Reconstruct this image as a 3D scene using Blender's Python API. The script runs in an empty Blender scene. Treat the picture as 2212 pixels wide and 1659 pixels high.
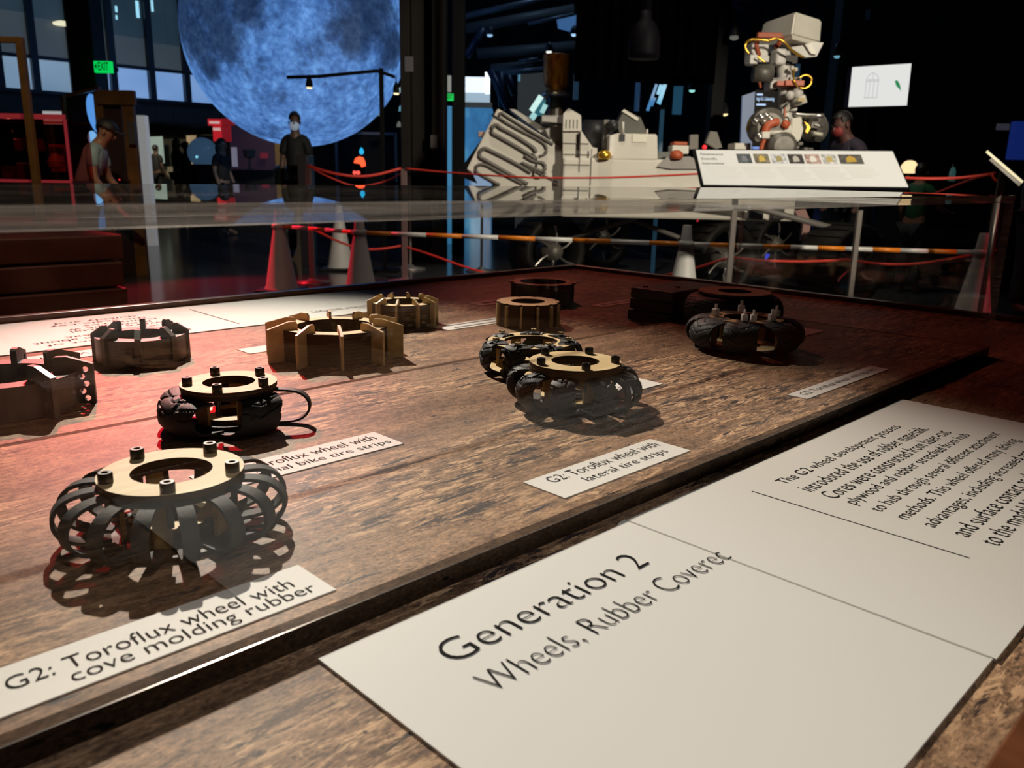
import bpy, bmesh, math, random
from mathutils import Vector, Matrix, noise
random.seed(7)
SC = bpy.context.scene
COL = SC.collection
V3 = Vector
PI = math.pi

# ------------------------------------------------------------------ camera
FPX, PITCH, ROLL, YAW = 1788.7, math.radians(14.2029), math.radians(1.1619), math.radians(45.0966)
CAM = V3((0, 0, 1.05))
FW = V3((math.cos(YAW)*math.cos(PITCH), math.sin(YAW)*math.cos(PITCH), -math.sin(PITCH)))
_r = V3((math.sin(YAW), -math.cos(YAW), 0)); _u = _r.cross(FW)
RT = _r*math.cos(ROLL) + _u*math.sin(ROLL)
UP = -_r*math.sin(ROLL) + _u*math.cos(ROLL)
F = V3((math.cos(YAW), math.sin(YAW), 0))      # level forward
S = V3((math.sin(YAW), -math.cos(YAW), 0))     # level sideways
cd = bpy.data.cameras.new('camera')
cam = bpy.data.objects.new('camera', cd); COL.objects.link(cam)
cd.sensor_fit = 'HORIZONTAL'; cd.sensor_width = 36; cd.lens = 36*FPX/2212
cd.clip_start = .02; cd.clip_end = 120
cd.dof.use_dof = True; cd.dof.focus_distance = 1.05; cd.dof.aperture_fstop = 11
M = Matrix((RT, UP, -FW)).transposed().to_4x4(); M.translation = CAM
cam.matrix_world = M
SC.camera = cam
# ------------------------------------------------------------------ world, exposure
SC.view_settings.view_transform = 'Standard'; SC.view_settings.look = 'None'
SC.view_settings.exposure = 0.0; SC.view_settings.gamma = 1.0; SC.view_settings.use_curve_mapping = False
w = bpy.data.worlds.new('world'); SC.world = w; w.use_nodes = True
w.node_tree.nodes['Background'].inputs[0].default_value = (.35, .42, .55, 1)
w.node_tree.nodes['Background'].inputs[1].default_value = .028
SC.cycles.transparent_max_bounces = 40
SC.cycles.max_bounces = 10
SC.cycles.sample_clamp_indirect = 2.0

# ------------------------------------------------------------------ lights of the hall, with added fills
def spot(name, loc, tgt, energy, col, deg, blend, size=.05):
    l = bpy.data.lights.new(name, 'SPOT'); l.energy = energy; l.color = col
    l.spot_size = math.radians(deg); l.spot_blend = blend; l.shadow_soft_size = size
    o = bpy.data.objects.new(name, l); COL.objects.link(o); o.location = loc
    o.rotation_euler = (V3(tgt)-V3(loc)).to_track_quat('-Z', 'Y').to_euler()
    return o
def point(name, loc, energy, col, size=.1):
    l = bpy.data.lights.new(name, 'POINT'); l.energy = energy; l.color = col; l.shadow_soft_size = size
    o = bpy.data.objects.new(name, l); COL.objects.link(o); o.location = loc
    return o
def fl(d, s, z): return F*d + S*s + V3((0, 0, z))
spot('table_spotlight', (2.05, 4.55, 3.80), (.45, .88, .75), 1950, (1, .92, .79), 23, .75, .03)
spot('panel_spotlight', (.0, -.9, 3.3), (.34, .36, .75), 66, (1, .98, .97), 19, 1, .05)  # unseen fill lamp added to brighten the title panel
spot('red_spotlight', (2.3, 6.4, 4.2), (.50, 1.34, .74), 2600, (1, .012, .03), 7.8, .9, .05)
spot('red_wash_spotlight', (3.6, 4.2, 3.2), (1.75, 1.1, .74), 150, (1, .22, .15), 22, .8, .1)
spot('red_floor_spotlight', fl(7.9, -3.3, 1.7), fl(7.2, -2.35, .0), 330, (1, .02, .05), 84, .6, .05)
spot('cone_spotlight', fl(3.2, .6, 5.0), fl(7.0, -1.0, .3), 75, (1, .70, .64), 34, .7, .15)
spot('rover_spotlight', fl(.2, 4.3, 3.7), fl(7.5, 1.2, 1.35), 2300, (1, .90, .72), 33, .4, .12)
spot('rover_top_spotlight', fl(5.5, .2, 8.5), fl(7.7, 1.2, 1.0), 900, (1, .90, .74), 42, .6, .2)
spot('board_spotlight', fl(2.4, 2.4, 4.4), fl(5.4, 2.1, 1.1), 45, (1, .95, .9), 36, .5, .1)
spot('tan_wall_spotlight', fl(14.2, -3.7, 2.6), fl(16.1, -4.4, .9), 38, (1, .75, .4), 60, .8, .2)
spot('lobby_spotlight', fl(21.5, -9.4, 2.6), fl(24, -10.2, .8), 160, (1, .85, .62), 90, .8, .1)
point('blue_lamp', fl(14, 1.2, 6.5), 90, (.35, .6, 1), 0)  # unseen blue fill added to lift the ceiling pipes
spot('rear_red_spotlight', fl(5.0, 5.4, 2.2), fl(5.7, 3.7, 0), 150, (1, .02, .06), 50, .7)
spot('timber_spotlight', fl(3.6, -1.6, 5.0), fl(6.8, -3.9, .6), 420, (1, .74, .48), 42, .8, .1)  # unseen lamp added to brighten the planks and timber

# ------------------------------------------------------------------ materials
def sock(n, k): return n.inputs[k]
MATS = {}
def mat(name, col=(.5, .5, .5), rough=.5, metal=0., spec=.5, emit=None, estr=1., bump=None, noise_amt=0., nscale=20.):
    if name in MATS: return MATS[name]
    m = bpy.data.materials.new(name); m.use_nodes = True; MATS[name] = m
    nt = m.node_tree; b = nt.nodes['Principled BSDF']
    b.inputs['Base Color'].default_value = (*col, 1); b.inputs['Roughness'].default_value = rough
    b.inputs['Metallic'].default_value = metal; b.inputs['Specular IOR Level'].default_value = spec
    if emit:
        b.inputs['Emission Color'].default_value = (*emit, 1); b.inputs['Emission Strength'].default_value = estr
    if noise_amt or bump:
        tc = nt.nodes.new('ShaderNodeTexCoord'); nz = nt.nodes.new('ShaderNodeTexNoise')
        nz.inputs['Scale'].default_value = nscale; nz.inputs['Detail'].default_value = 5
        nt.links.new(tc.outputs['Object'], nz.inputs['Vector'])
        if noise_amt:
            hs = nt.nodes.new('ShaderNodeMix'); hs.data_type = 'RGBA'; hs.blend_type = 'MULTIPLY'; hs.inputs[0].default_value = 1
            mr = nt.nodes.new('ShaderNodeMapRange'); mr.inputs[1].default_value = .25; mr.inputs[2].default_value = .75
            mr.inputs[3].default_value = 1-noise_amt; mr.inputs[4].default_value = 1+noise_amt
            nt.links.new(nz.outputs['Fac'], mr.inputs[0])
            hs.inputs[6].default_value = (*col, 1); nt.links.new(mr.outputs[0], hs.inputs[7])
            nt.links.new(hs.outputs[2], b.inputs['Base Color'])
        if bump:
            bp = nt.nodes.new('ShaderNodeBump'); bp.inputs['Strength'].default_value = bump; bp.inputs['Distance'].default_value = .002
            nt.links.new(nz.outputs['Fac'], bp.inputs['Height']); nt.links.new(bp.outputs[0], b.inputs['Normal'])
    return m
def glow(name, col, s=1.): return mat(name, (.02, .02, .02), .4, emit=col, estr=s)

class NG:
    def __init__(s, name):
        s.m = bpy.data.materials.new(name); s.m.use_nodes = True; MATS[name] = s.m
        s.nt = s.m.node_tree; s.b = s.nt.nodes['Principled BSDF']
        s.tc = s.nt.nodes.new('ShaderNodeTexCoord')
    def node(s, t, **kw):
        n = s.nt.nodes.new('ShaderNode'+t)
        for k, v in kw.items(): setattr(n, k, v)
        return n
    def link(s, a, b): s.nt.links.new(a, b)
    def noise(s, scale, detail=6, rough=.6, out='Object', dist=0):
        mp = s.node('Mapping'); mp.inputs['Scale'].default_value = scale
        s.link(s.tc.outputs[out], mp.inputs['Vector'])
        n = s.node('TexNoise'); n.inputs['Scale'].default_value = 1; n.inputs['Detail'].default_value = detail
        n.inputs['Roughness'].default_value = rough; n.inputs['Distortion'].default_value = dist
        s.link(mp.outputs[0], n.inputs['Vector']); return n.outputs['Fac']
    def ramp(s, fac, stops):
        r = s.node('ValToRGB'); e = r.color_ramp.elements
        while len(e) < len(stops): e.new(.5)
        for el, (p, c) in zip(e, stops): el.position = p; el.color = (*c, 1) if len(c) == 3 else c
        s.link(fac, r.inputs[0]); return r.outputs[0]
    def mix(s, f, a, b, bt='MIX'):
        n = s.node('Mix', data_type='RGBA', blend_type=bt)
        for v, i in ((f, 0), (a, 6), (b, 7)):
            if isinstance(v, (int, float)): n.inputs[i].default_value = v
            elif isinstance(v, tuple): n.inputs[i].default_value = (*v, 1)
            else: s.link(v, n.inputs[i])
        return n.outputs[2]
    def col(s, c): s.link(c, s.b.inputs['Base Color'])
    def bump(s, h, st, d=.001):
        n = s.node('Bump'); n.inputs['Strength'].default_value = st; n.inputs['Distance'].default_value = d
        s.link(h, n.inputs['Height']); s.link(n.outputs[0], s.b.inputs['Normal'])

# printed distressed-wood laminate of the table
def wood_print(name, tint=1., rough=.27):
    g = NG(name)
    a = g.noise((4, 15, 15), 7, .62, dist=.5)
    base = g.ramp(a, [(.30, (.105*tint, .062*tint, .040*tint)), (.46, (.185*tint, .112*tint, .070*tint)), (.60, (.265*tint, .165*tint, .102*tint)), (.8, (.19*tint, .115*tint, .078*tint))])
    sp = g.noise((210, 420, 420), 3, .7)
    spk = g.ramp(sp, [(.34, (.36, .34, .33)), (.45, (.88, .87, .86)), (.57, (1.08, 1.06, 1.03)), (.70, (1.9, 1.78, 1.6))])
    c = g.mix(1., base, spk, 'MULTIPLY')
    mid = g.noise((55, 120, 120), 5, .7)
    c = g.mix(1., c, g.ramp(mid, [(.34, (.62, .60, .58)), (.5, (1, 1, 1)), (.68, (1.35, 1.3, 1.22))]), 'MULTIPLY')
    zone = g.noise((2.2, 5, 5), 3, .5)
    zmask = g.ramp(zone, [(.47, (0, 0, 0)), (.56, (1, 1, 1))])
    pale = g.ramp(g.noise((24, 105, 105), 6, .75, dist=.8), [(.52, (0, 0, 0)), (.57, (.9, .9, .9))])
    pm = g.mix(1., zmask, pale, 'MULTIPLY')
    c = g.mix(pm, c, (.56*tint, .36*tint, .21*tint))
    pd = g.mix(1., zmask, g.ramp(g.noise((16, 85, 85), 6, .75, dist=.6), [(.54, (0, 0, 0)), (.57, (1, 1, 1))]), 'MULTIPLY')
    c = g.mix(pd, c, (.035*tint, .026*tint, .025*tint))
    chip = g.ramp(g.noise((13, 58, 58), 6, .66, dist=.8), [(.635, (0, 0, 0)), (.655, (1, 1, 1))])
    c = g.mix(chip, c, (.022*tint, .022*tint, .026*tint))
    g.col(c); g.b.inputs['Roughness'].default_value = rough; g.b.inputs['Specular IOR Level'].default_value = .10
    g.bump(sp, .12, .0004)
    return g.m
WOOD = wood_print('printed_wood', 1.25, .5)
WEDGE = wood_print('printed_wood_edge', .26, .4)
RIM = mat('rim_wood', (.16, .055, .022), .3, noise_amt=.5, nscale=25)
PAPER = mat('white_card', (.78, .765, .72), .6, spec=.2, noise_amt=.02, nscale=3)
PAPER2 = mat('white_paper', (.78, .77, .73), .55, noise_amt=.03, nscale=8)
INK = mat('ink', (.014, .012, .012), .8, spec=.05)
INKG = mat('grey_ink', (.16, .16, .16), .8, spec=.05)
INKL = mat('pale_ink', (.58, .58, .57), .6)

def ply(name, c0, c1, burn):
    g = NG(name)
    n = g.noise((9, 60, 40), 6, .6)
    top = g.ramp(n, [(.3, c0), (.7, c1)])
    st = g.ramp(g.noise((18, 18, 18), 3, .5), [(.62, (1, 1, 1)), (.8, (.75, .6, .42))])
    top = g.mix(1., top, st, 'MULTIPLY')
    geo = g.node('NewGeometry'); sx = g.node('SeparateXYZ'); g.link(geo.outputs['Normal'], sx.inputs[0])
    ab = g.node('Math', operation='ABSOLUTE'); g.link(sx.outputs[2], ab.inputs[0])
    th = g.node('Math', operation='GREATER_THAN'); th.inputs[1].default_value = .7; g.link(ab.outputs[0], th.inputs[0])
    o = g.node('SeparateXYZ'); g.link(g.tc.outputs['Object'], o.inputs[0])
    mu = g.node('Math', operation='MULTIPLY'); mu.inputs[1].default_value = 1/.0062; g.link(o.outputs[2], mu.inputs[0])
    fr = g.node('Math', operation='FRACT'); g.link(mu.outputs[0], fr.inputs[0])
    edge = g.ramp(fr.outputs[0], [(.0, (burn[0]*.35, burn[1]*.35, burn[2]*.35)), (.12, burn), (.45, (burn[0]*.7, burn[1]*.7, burn[2]*.7)), (.6, burn), (.90, (burn[0]*.5, burn[1]*.5, burn[2]*.5)), (.95, (burn[0]*3.2, burn[1]*3, burn[2]*2.4))])
    c = g.mix(th.outputs[0], edge, top)
    g.col(c); g.b.inputs['Roughness'].default_value = .55; g.b.inputs['Specular IOR Level'].default_value = .25
    return g.m
PLY = ply('laser_cut_plywood', (.62, .45, .21), (.82, .64, .36), (.085, .048, .022))
PLYR = ply('reddish_plywood', (.42, .23, .10), (.56, .33, .16), (.075, .038, .02))
FIN = mat('birch_fin', (.56, .41, .19), .5, noise_amt=.25, nscale=60)
BURN = mat('charred_edge', (.035, .018, .01), .6)
PILLAR = mat('pillar_ply', (.36, .22, .07), .5, noise_amt=.3, nscale=60)
RUB = mat('black_rubber', (.028, .031, .031), .62, spec=.35, bump=.25, nscale=260)
RUBL = mat('grey_rubber', (.045, .049, .047), .7, spec=.3, bump=.2, nscale=300)
BOLT = mat('dark_bolt', (.06, .055, .05), .35, metal=.8)
PLA = mat('grey_plastic', (.085, .092, .078), .4, spec=.5, noise_amt=.25, nscale=40)
PLAT = mat('grey_plastic_top', (.16, .17, .155), .5)
TIE = mat('white_nylon', (.88, .85, .84), .4)
BLACK = mat('black_paint', (.0022, .0022, .003), .6, spec=.12)
DKMET = mat('dark_metal', (.03, .03, .035), .45, metal=.3)
SILV = mat('silver_metal', (.6, .58, .54), .28, metal=.9, noise_amt=.2, nscale=9)
GREYM = mat('grey_machined', (.13, .12, .105), .5, metal=.35, noise_amt=.4, nscale=14)
WHT = mat('rover_white', (.62, .59, .52), .5, noise_amt=.06, nscale=4)
WHTG = mat('rover_grey_white', (.42, .40, .37), .5, noise_amt=.08, nscale=6)
OFFW = mat('cone_white', (.55, .55, .54), .5, noise_amt=.06, nscale=5)
GOLD = mat('gold_cable', (.75, .45, .06), .3, metal=.8)
ORB = mat('orange_band', (.42, .08, .025), .5)
ORANGE = mat('bar_orange', (.78, .24, .02), .35)
BARW = mat('bar_white', (.70, .70, .68), .35)
ROPE = mat('red_rope', (.55, .035, .02), .6)
POSTM = mat('post_metal', (.30, .27, .25), .35, metal=.6)
TIMB = mat('orange_timber', (.12, .062, .016), .5, noise_amt=.4, nscale=6)
PLANKR = mat('dark_red_plank', (.085, .020, .011), .5, noise_amt=.3, nscale=5)
DKWOOD = mat('dark_stained_wood', (.030, .014, .010), .5, noise_amt=.5, nscale=18)
SKIN = mat('skin', (.30, .16, .10), .5); SKIND = mat('skin_shaded', (.16, .075, .05), .5)
HAIR = mat('dark_hair', (.010, .007, .006), .5)

def acrylic():
    g = NG('clear_acrylic'); nt = g.nt
    geo = g.node('NewGeometry'); d = g.node('VectorMath', operation='DOT_PRODUCT')
    g.link(geo.outputs['Incoming'], d.inputs[0]); g.link(geo.outputs['Normal'], d.inputs[1])
    ab = g.node('Math', operation='ABSOLUTE'); g.link(d.outputs['Value'], ab.inputs[0])
    om = g.node('Math', operation='SUBTRACT'); om.inputs[0].default_value = 1; g.link(ab.outputs[0], om.inputs[1])
    pw = g.node('Math', operation='POWER'); pw.inputs[1].default_value = 5; g.link(om.outputs[0], pw.inputs[0])
    ma = g.node('Math', operation='MULTIPLY_ADD'); ma.inputs[1].default_value = .94; ma.inputs[2].default_value = .04; g.link(pw.outputs[0], ma.inputs[0])
    tr = g.node('BsdfTransparent'); tr.inputs[0].default_value = (.965, .96, .955, 1)
    gl = g.node('BsdfGlossy'); gl.inputs['Roughness'].default_value = .0
    mx = g.node('MixShader'); g.link(ma.outputs[0], mx.inputs[0]); g.link(tr.outputs[0], mx.inputs[1]); g.link(gl.outputs[0], mx.inputs[2])
    g.link(mx.outputs[0], nt.nodes['Material Output'].inputs[0])
    return g.m
ACR = acrylic()
def acr_edge():
    g = NG('sawn_acrylic_edge'); nt = g.nt
    tr = g.node('BsdfTransparent'); tr.inputs[0].default_value = (.95, .93, .91, 1)
    df = g.node('BsdfDiffuse'); df.inputs[0].default_value = (.36, .32, .29, 1)
    gl = g.node('BsdfGlossy'); gl.inputs['Roughness'].default_value = .25; gl.inputs[0].default_value = (.75, .70, .66, 1)
    tl = g.node('BsdfTranslucent'); tl.inputs[0].default_value = (.45, .41, .37, 1)
    m1 = g.node('MixShader'); m1.inputs[0].default_value = .35; g.link(df.outputs[0], m1.inputs[1]); g.link(tl.outputs[0], m1.inputs[2])
    m2 = g.node('MixShader'); m2.inputs[0].default_value = .35; g.link(m1.outputs[0], m2.inputs[1]); g.link(gl.outputs[0], m2.inputs[2])
    n = g.ramp(g.noise((5, 5, 420), 3, .6), [(.36, (.13, .13, .13)), (.5, (.25, .25, .25)), (.62, (.45, .45, .45))])
    m3 = g.node('MixShader'); g.link(n, m3.inputs[0]); g.link(tr.outputs[0], m3.inputs[1]); g.link(m2.outputs[0], m3.inputs[2])
    g.link(m3.outputs[0], nt.nodes['Material Output'].inputs[0])
    return g.m
ACRE = acr_edge()
def tinted(name, col, fac, emis=None):
    g = NG(name); nt = g.nt
    tr = g.node('BsdfTransparent'); tr.inputs[0].default_value = (*col, 1)
    gl = g.node('BsdfGlossy'); gl.inputs['Roughness'].default_value = .03; gl.inputs[0].default_value = (.9, .9, .9, 1)
    mx = g.node('MixShader'); mx.inputs[0].default_value = fac; g.link(tr.outputs[0], mx.inputs[1]); g.link(gl.outputs[0], mx.inputs[2])
    g.link(mx.outputs[0], nt.nodes['Material Output'].inputs[0])
    return g.m

# ------------------------------------------------------------------ pixel -> place
def ray(x, y): return RT*((x-1106)/FPX) - UP*((y-829.5)/FPX) + FW
def P(x, y, d):
    r = ray(x, y); return CAM + r*(d/r.dot(F))
def at(x, y, z):
    r = ray(x, y); return CAM + r*((z-CAM.z)/r.z)
def PX(d): return d/FPX                        # size of one photograph pixel at level distance d

# ------------------------------------------------------------------ object helpers
def root_offset(o):
    v = V3((0, 0, 0))
    while o is not None:
        v += o.location; o = o.parent
    return v
def obj(name, bm, m, parent=None, smooth=False, mats=None):
    off = root_offset(parent)
    if off.length > 0: bmesh.ops.translate(bm, verts=bm.verts, vec=-off)
    if smooth is not None:
        for f in bm.faces: f.smooth = bool(smooth)
    me = bpy.data.meshes.new(name); bm.to_mesh(me); bm.free()
    if smooth == 'auto': pass
    for k in (mats or [m]): me.materials.append(k)
    o = bpy.data.objects.new(name, me); COL.objects.link(o); o.parent = parent
    return o
def smooth_by_angle(o, deg=35):
    me = o.data
    for p in me.polygons: p.use_smooth = True
    bm = bmesh.new(); bm.from_mesh(me)
    for e in bm.edges:
        if len(e.link_faces) == 2 and e.calc_face_angle(0) > math.radians(deg): e.smooth = False
    bm.to_mesh(me); bm.free(); return o
def tag(o, label, cat, group=None, kind=None):
    if label: o['label'] = label
    if cat: o['category'] = cat
    if group: o['group'] = group
    if kind: o['kind'] = kind
    return o
def thing(name, label, cat, loc=(0, 0, 0), group=None):
    o = bpy.data.objects.new(name, None); COL.objects.link(o); o.location = loc; o.empty_display_size = .05
    return tag(o, label, cat, group)
def struct(name, bm, m, parent=None, smooth=False):
    o = obj(name, bm, m, parent, smooth)
    if parent is None: o['kind'] = 'structure'
    return o
def B(): return bmesh.new()
def box(bm, c, s, rot=None, bev=0, mi=0):
    r = bmesh.ops.create_cube(bm, size=1)
    mt = Matrix.Translation(V3(c)) @ (rot.to_4x4() if rot is not None else Matrix()) @ Matrix.Diagonal((*s, 1))
    bmesh.ops.transform(bm, matrix=mt, verts=r['verts'])
    if bev:
        es = list({e for v in r['verts'] for e in v.link_edges})
        bmesh.ops.bevel(bm, geom=es, offset=bev, segments=2, affect='EDGES', profile=.5)
    return bm
def box2(bm, a, b, bev=0):
    a, b = V3(a), V3(b); return box(bm, (a+b)/2, (abs(b.x-a.x), abs(b.y-a.y), abs(b.z-a.z)), None, bev)
def cyl(bm, p0, p1, r0, r1=None, n=20, cap=True):
    p0, p1 = V3(p0), V3(p1); r1 = r0 if r1 is None else r1
    ax = (p1-p0); q = ax.to_track_quat('Z', 'Y').to_matrix()
    ra, rb = [], []
    for i in range(n):
        a = 2*PI*i/n; v = V3((math.cos(a), math.sin(a), 0))
        ra.append(bm.verts.new(p0 + q @ (v*r0))); rb.append(bm.verts.new(p1 + q @ (v*r1)))
    for i in range(n):
        j = (i+1) % n; bm.faces.new((ra[i], ra[j], rb[j], rb[i]))
    if cap:
        bm.faces.new(ra[::-1]); bm.faces.new(rb)
    return bm
def lathe(bm, prof, c=(0, 0, 0), n=28, rot=None):
    c = V3(c); rings = []
    for (r, z) in prof:
        ring = []
        for i in range(n):
            a = 2*PI*i/n; v = V3((r*math.cos(a), r*math.sin(a), z))
            if rot is not None: v = rot @ v
            ring.append(bm.verts.new(c+v))
        rings.append(ring)
    for a, b in zip(rings, rings[1:]):
        for i in range(n):
            j = (i+1) % n; bm.faces.new((a[i], a[j], b[j], b[i]))
    return bm, rings
def lathe_c(bm, prof, c=(0, 0, 0), n=28, rot=None):
    bm, rg = lathe(bm, prof, c, n, rot)
    bm.faces.new(rg[0][::-1]); bm.faces.new(rg[-1]); return bm
def smoothpath(pts, k=6):
    pts = [V3(p) for p in pts]; out = []
    for i in range(len(pts)-1):
        p0 = pts[max(i-1, 0)]; p1 = pts[i]; p2 = pts[i+1]; p3 = pts[min(i+2, len(pts)-1)]
        for j in range(k):
            t = j/k
            out.append(.5*((2*p1)+(p2-p0)*t+(2*p0-5*p1+4*p2-p3)*t*t+(3*p1-p0-3*p2+p3)*t**3))
    out.append(pts[-1]); return out
def tube(bm, pts, r, n=8, sm=6):
    ps = smoothpath(pts, sm) if sm else [V3(p) for p in pts]
    rings = []; up = V3((0, 0, 1))
    for i, p in enumerate(ps):
        t = (ps[min(i+1, len(ps)-1)]-ps[max(i-1, 0)]).normalized()
        a = t.cross(up)
        if a.length < .05: a = t.cross(V3((1, 0, 0)))
        a.normalize(); b = t.cross(a)
        rings.append([bm.verts.new(p+(a*math.cos(2*PI*k/n)+b*math.sin(2*PI*k/n))*r) for k in range(n)])
    for a, b in zip(rings, rings[1:]):
        for k in range(n):
            j = (k+1) % n; bm.faces.new((a[k], a[j], b[j], b[k]))
    bm.faces.new(rings[0][::-1]); bm.faces.new(rings[-1]); return bm
def prism3(bm, front, vec):
    vec = V3(vec); a = [bm.verts.new(V3(p)) for p in front]; b = [bm.verts.new(V3(p)+vec) for p in front]
    n = len(a)
    try: bm.faces.new(a); bm.faces.new(b[::-1])
    except ValueError: pass
    for i in range(n):
        j = (i+1) % n; bm.faces.new((a[i], b[i], b[j], a[j]))
    bmesh.ops.recalc_face_normals(bm, faces=bm.faces); return bm
def prism(bm, pts, d, th): return prism3(bm, [P(x, y, d) for x, y in pts], F*th)
def vbox(bm, x0, x1, y0, y1, d, th, bev=0):
    """upright box standing at level distance d whose face spans these photograph columns and rows"""
    xm, ym = (x0+x1)/2, (y0+y1)/2
    s0, s1 = P(x0, ym, d).dot(S), P(x1, ym, d).dot(S); z1, z0 = P(xm, y0, d).z, P(xm, y1, d).z
    return fbox(bm, s0, s1, d, d+th, z0, z1, bev)
def fbox(bm, s0, s1, d0, d1, z0, z1, bev=0):
    rot = Matrix((S, F, V3((0, 0, 1)))).transposed()
    return box(bm, S*(s0+s1)/2 + F*(d0+d1)/2 + V3((0, 0, (z0+z1)/2)), (abs(s1-s0), abs(d1-d0), abs(z1-z0)), rot, bev)
def ball(bm, c, r, u=16, v=10, sc=(1, 1, 1)):
    q = bmesh.ops.create_uvsphere(bm, u_segments=u, v_segments=v, radius=r)
    bmesh.ops.transform(bm, matrix=Matrix.Translation(V3(c)) @ Matrix.Diagonal((*sc, 1)), verts=q['verts']); return bm
def annulus(bm, r0, r1, z0, z1, n=56, f=None, c=(0, 0)):
    """ring with square section; f(angle) may scale the outer radius"""
    rings = []
    for (r, z, o) in ((r0, z0, 0), (r1, z0, 1), (r1, z1, 1), (r0, z1, 0)):
        ring = []
        for i in range(n):
            a = 2*PI*i/n; rr = r*(f(a) if (f and o) else 1)
            ring.append(bm.verts.new((c[0]+rr*math.cos(a), c[1]+rr*math.sin(a), z)))
        rings.append(ring)
    for k in range(4):
        a, b = rings[k], rings[(k+1) % 4]
        for i in range(n):
            j = (i+1) % n; bm.faces.new((a[i], a[j], b[j], b[i]))
    bmesh.ops.recalc_face_normals(bm, faces=bm.faces); return bm

# text as a thin mesh, fitted into a rectangle
def text_mesh(lines, align='LEFT', bold=0., spacing=1.0, lsp=1.0):
    cu = bpy.data.curves.new('lettering', 'FONT'); cu.body = '\n'.join(lines); cu.size = 1; cu.align_x = align
    cu.offset = bold; cu.space_character = spacing; cu.space_line = lsp; cu.resolution_u = 4
    o = bpy.data.objects.new('lettering', cu); COL.objects.link(o)
    dg = bpy.context.evaluated_depsgraph_get(); me = bpy.data.meshes.new_from_object(o.evaluated_get(dg))
    bpy.data.objects.remove(o); bpy.data.curves.remove(cu)
    return me
def place_text(name, lines, parent, m, org, ex, ey, w=None, h=None, align='LEFT', bold=-.012, lsp=1.0, spacing=1.0):
    """lettering whose box is fitted to width w (along ex) and height h (along ey) from lower corner org"""
    me = text_mesh(lines, align, bold, spacing, lsp)
    xs = [v.co.x for v in me.vertices]; ys = [v.co.y for v in me.vertices]
    x0, x1, y0, y1 = min(xs), max(xs), min(ys), max(ys)
    sx = w/(x1-x0) if w else h/(y1-y0); sy = h/(y1-y0) if h else sx
    ex, ey, org = V3(ex), V3(ey), V3(org); off = root_offset(parent)
    for v in me.vertices: v.co = org + ex*((v.co.x-x0)*sx) + ey*((v.co.y-y0)*sy) - off
    me.materials.clear(); me.materials.append(m)
    o = bpy.data.objects.new(name, me); COL.objects.link(o); o.parent = parent; me.name = name
    return o

# ================================================================== THE SETTING
concrete = NG('polished_concrete')
cn = concrete.noise((.6, .6, .6), 6, .6)
concrete.col(concrete.ramp(cn, [(.3, (.030, .032, .036)), (.7, (.060, .062, .068))]))
concrete.b.inputs['Roughness'].default_value = .16; concrete.b.inputs['Specular IOR Level'].default_value = .75
bm = B(); box2(bm, (-12, -12, -.1), (45, 45, 0)); struct('floor', bm, concrete.m)
DARKW = mat('dark_wall', (.05, .055, .075), .8); TEALW = mat('dark_fascia', (.030, .034, .034), .6)
bm = B(); fbox(bm, -30, 30, 34, 34.3, 0, 11); struct('wall_back', bm, DARKW)
bm = B(); fbox(bm, -22.3, -22, -8, 34, 0, 11); struct('wall_left', bm, DARKW)
bm = B(); fbox(bm, 22, 22.3, -8, 34, 0, 11); struct('wall_right', bm, DARKW)
bm = B(); fbox(bm, -22, 22, -8.3, -8, 0, 11); struct('wall_front', bm, DARKW)
bm = B(); fbox(bm, -30, 30, -9, 35, 10.6, 10.8); struct('ceiling', bm, mat('ceiling_dark', (.012, .014, .018), .8))

# glazed upper storey along the hall
FA, FB = F*13 + S*P(0, 200, 13).dot(S), F*15.4 + S*P(450, 200, 15.4).dot(S)
FU = (FB-FA).normalized(); FN = V3((-FU.y, FU.x, 0))
if FN.dot(F) < 0: FN = -FN
def fac(px, py):
    r = ray(px, py); t = (FA-CAM).dot(FN)/r.dot(FN); return CAM + r*t
zs0, zs1 = fac(240, 211).z, fac(240, 141).z
def fpanel(bm, p, q, z0, z1, off=0, th=.03):
    a = V3((p.x, p.y, 0)) + FN*off; b = V3((q.x, q.y, 0)) + FN*off
    return prism3(bm, [a+V3((0, 0, z0)), b+V3((0, 0, z0)), b+V3((0, 0, z1)), a+V3((0, 0, z1))], FN*th)
edges = [fac(x, 200 + x*.07) for x in (-190, -95, 2, 80, 163, 247, 329, 404, 472, 560, 640)]
def frost(name, c0, c1):
    g = NG(name); n = g.noise((.5, .5, .8), 2, .5)
    g.link(g.ramp(n, [(.35, c0), (.65, c1)]), g.b.inputs['Emission Color']); g.b.inputs['Emission Strength'].default_value = 1
    g.b.inputs['Base Color'].default_value = (.05, .06, .08, 1); g.b.inputs['Roughness'].default_value = .3
    return g.m
FRA = frost('frosted_glass_pale', (.12, .20, .30), (.20, .30, .42)); FRB = frost('frosted_glass_blue', (.10, .22, .48), (.20, .34, .62))
GLT = frost('dim_teal_glass', (.010, .022, .032), (.020, .035, .045)); GLG = frost('dim_grey_glass', (.024, .036, .044), (.04, .052, .06))
n = 1
for i in range(len(edges)-1):
    bm = B(); fpanel(bm, edges[i], edges[i+1], zs0, zs1); struct('window_%d' % n, bm, FRA if i < 4 else FRB); n += 1
zt = zs1 + .72
for i in range(len(edges)-1):
    bm = B(); fpanel(bm, edges[i], edges[i+1], zs1, zt - .05*i); struct('window_%d' % n, bm, GLG); n += 1
    bm = B(); fpanel(bm, edges[i], edges[i+1], zt - .05*i, 8); struct('window_%d' % n, bm, GLT); n += 1
MUL = mat('mullion_dark', (.008, .014, .026), .4)
n = 1
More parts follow.
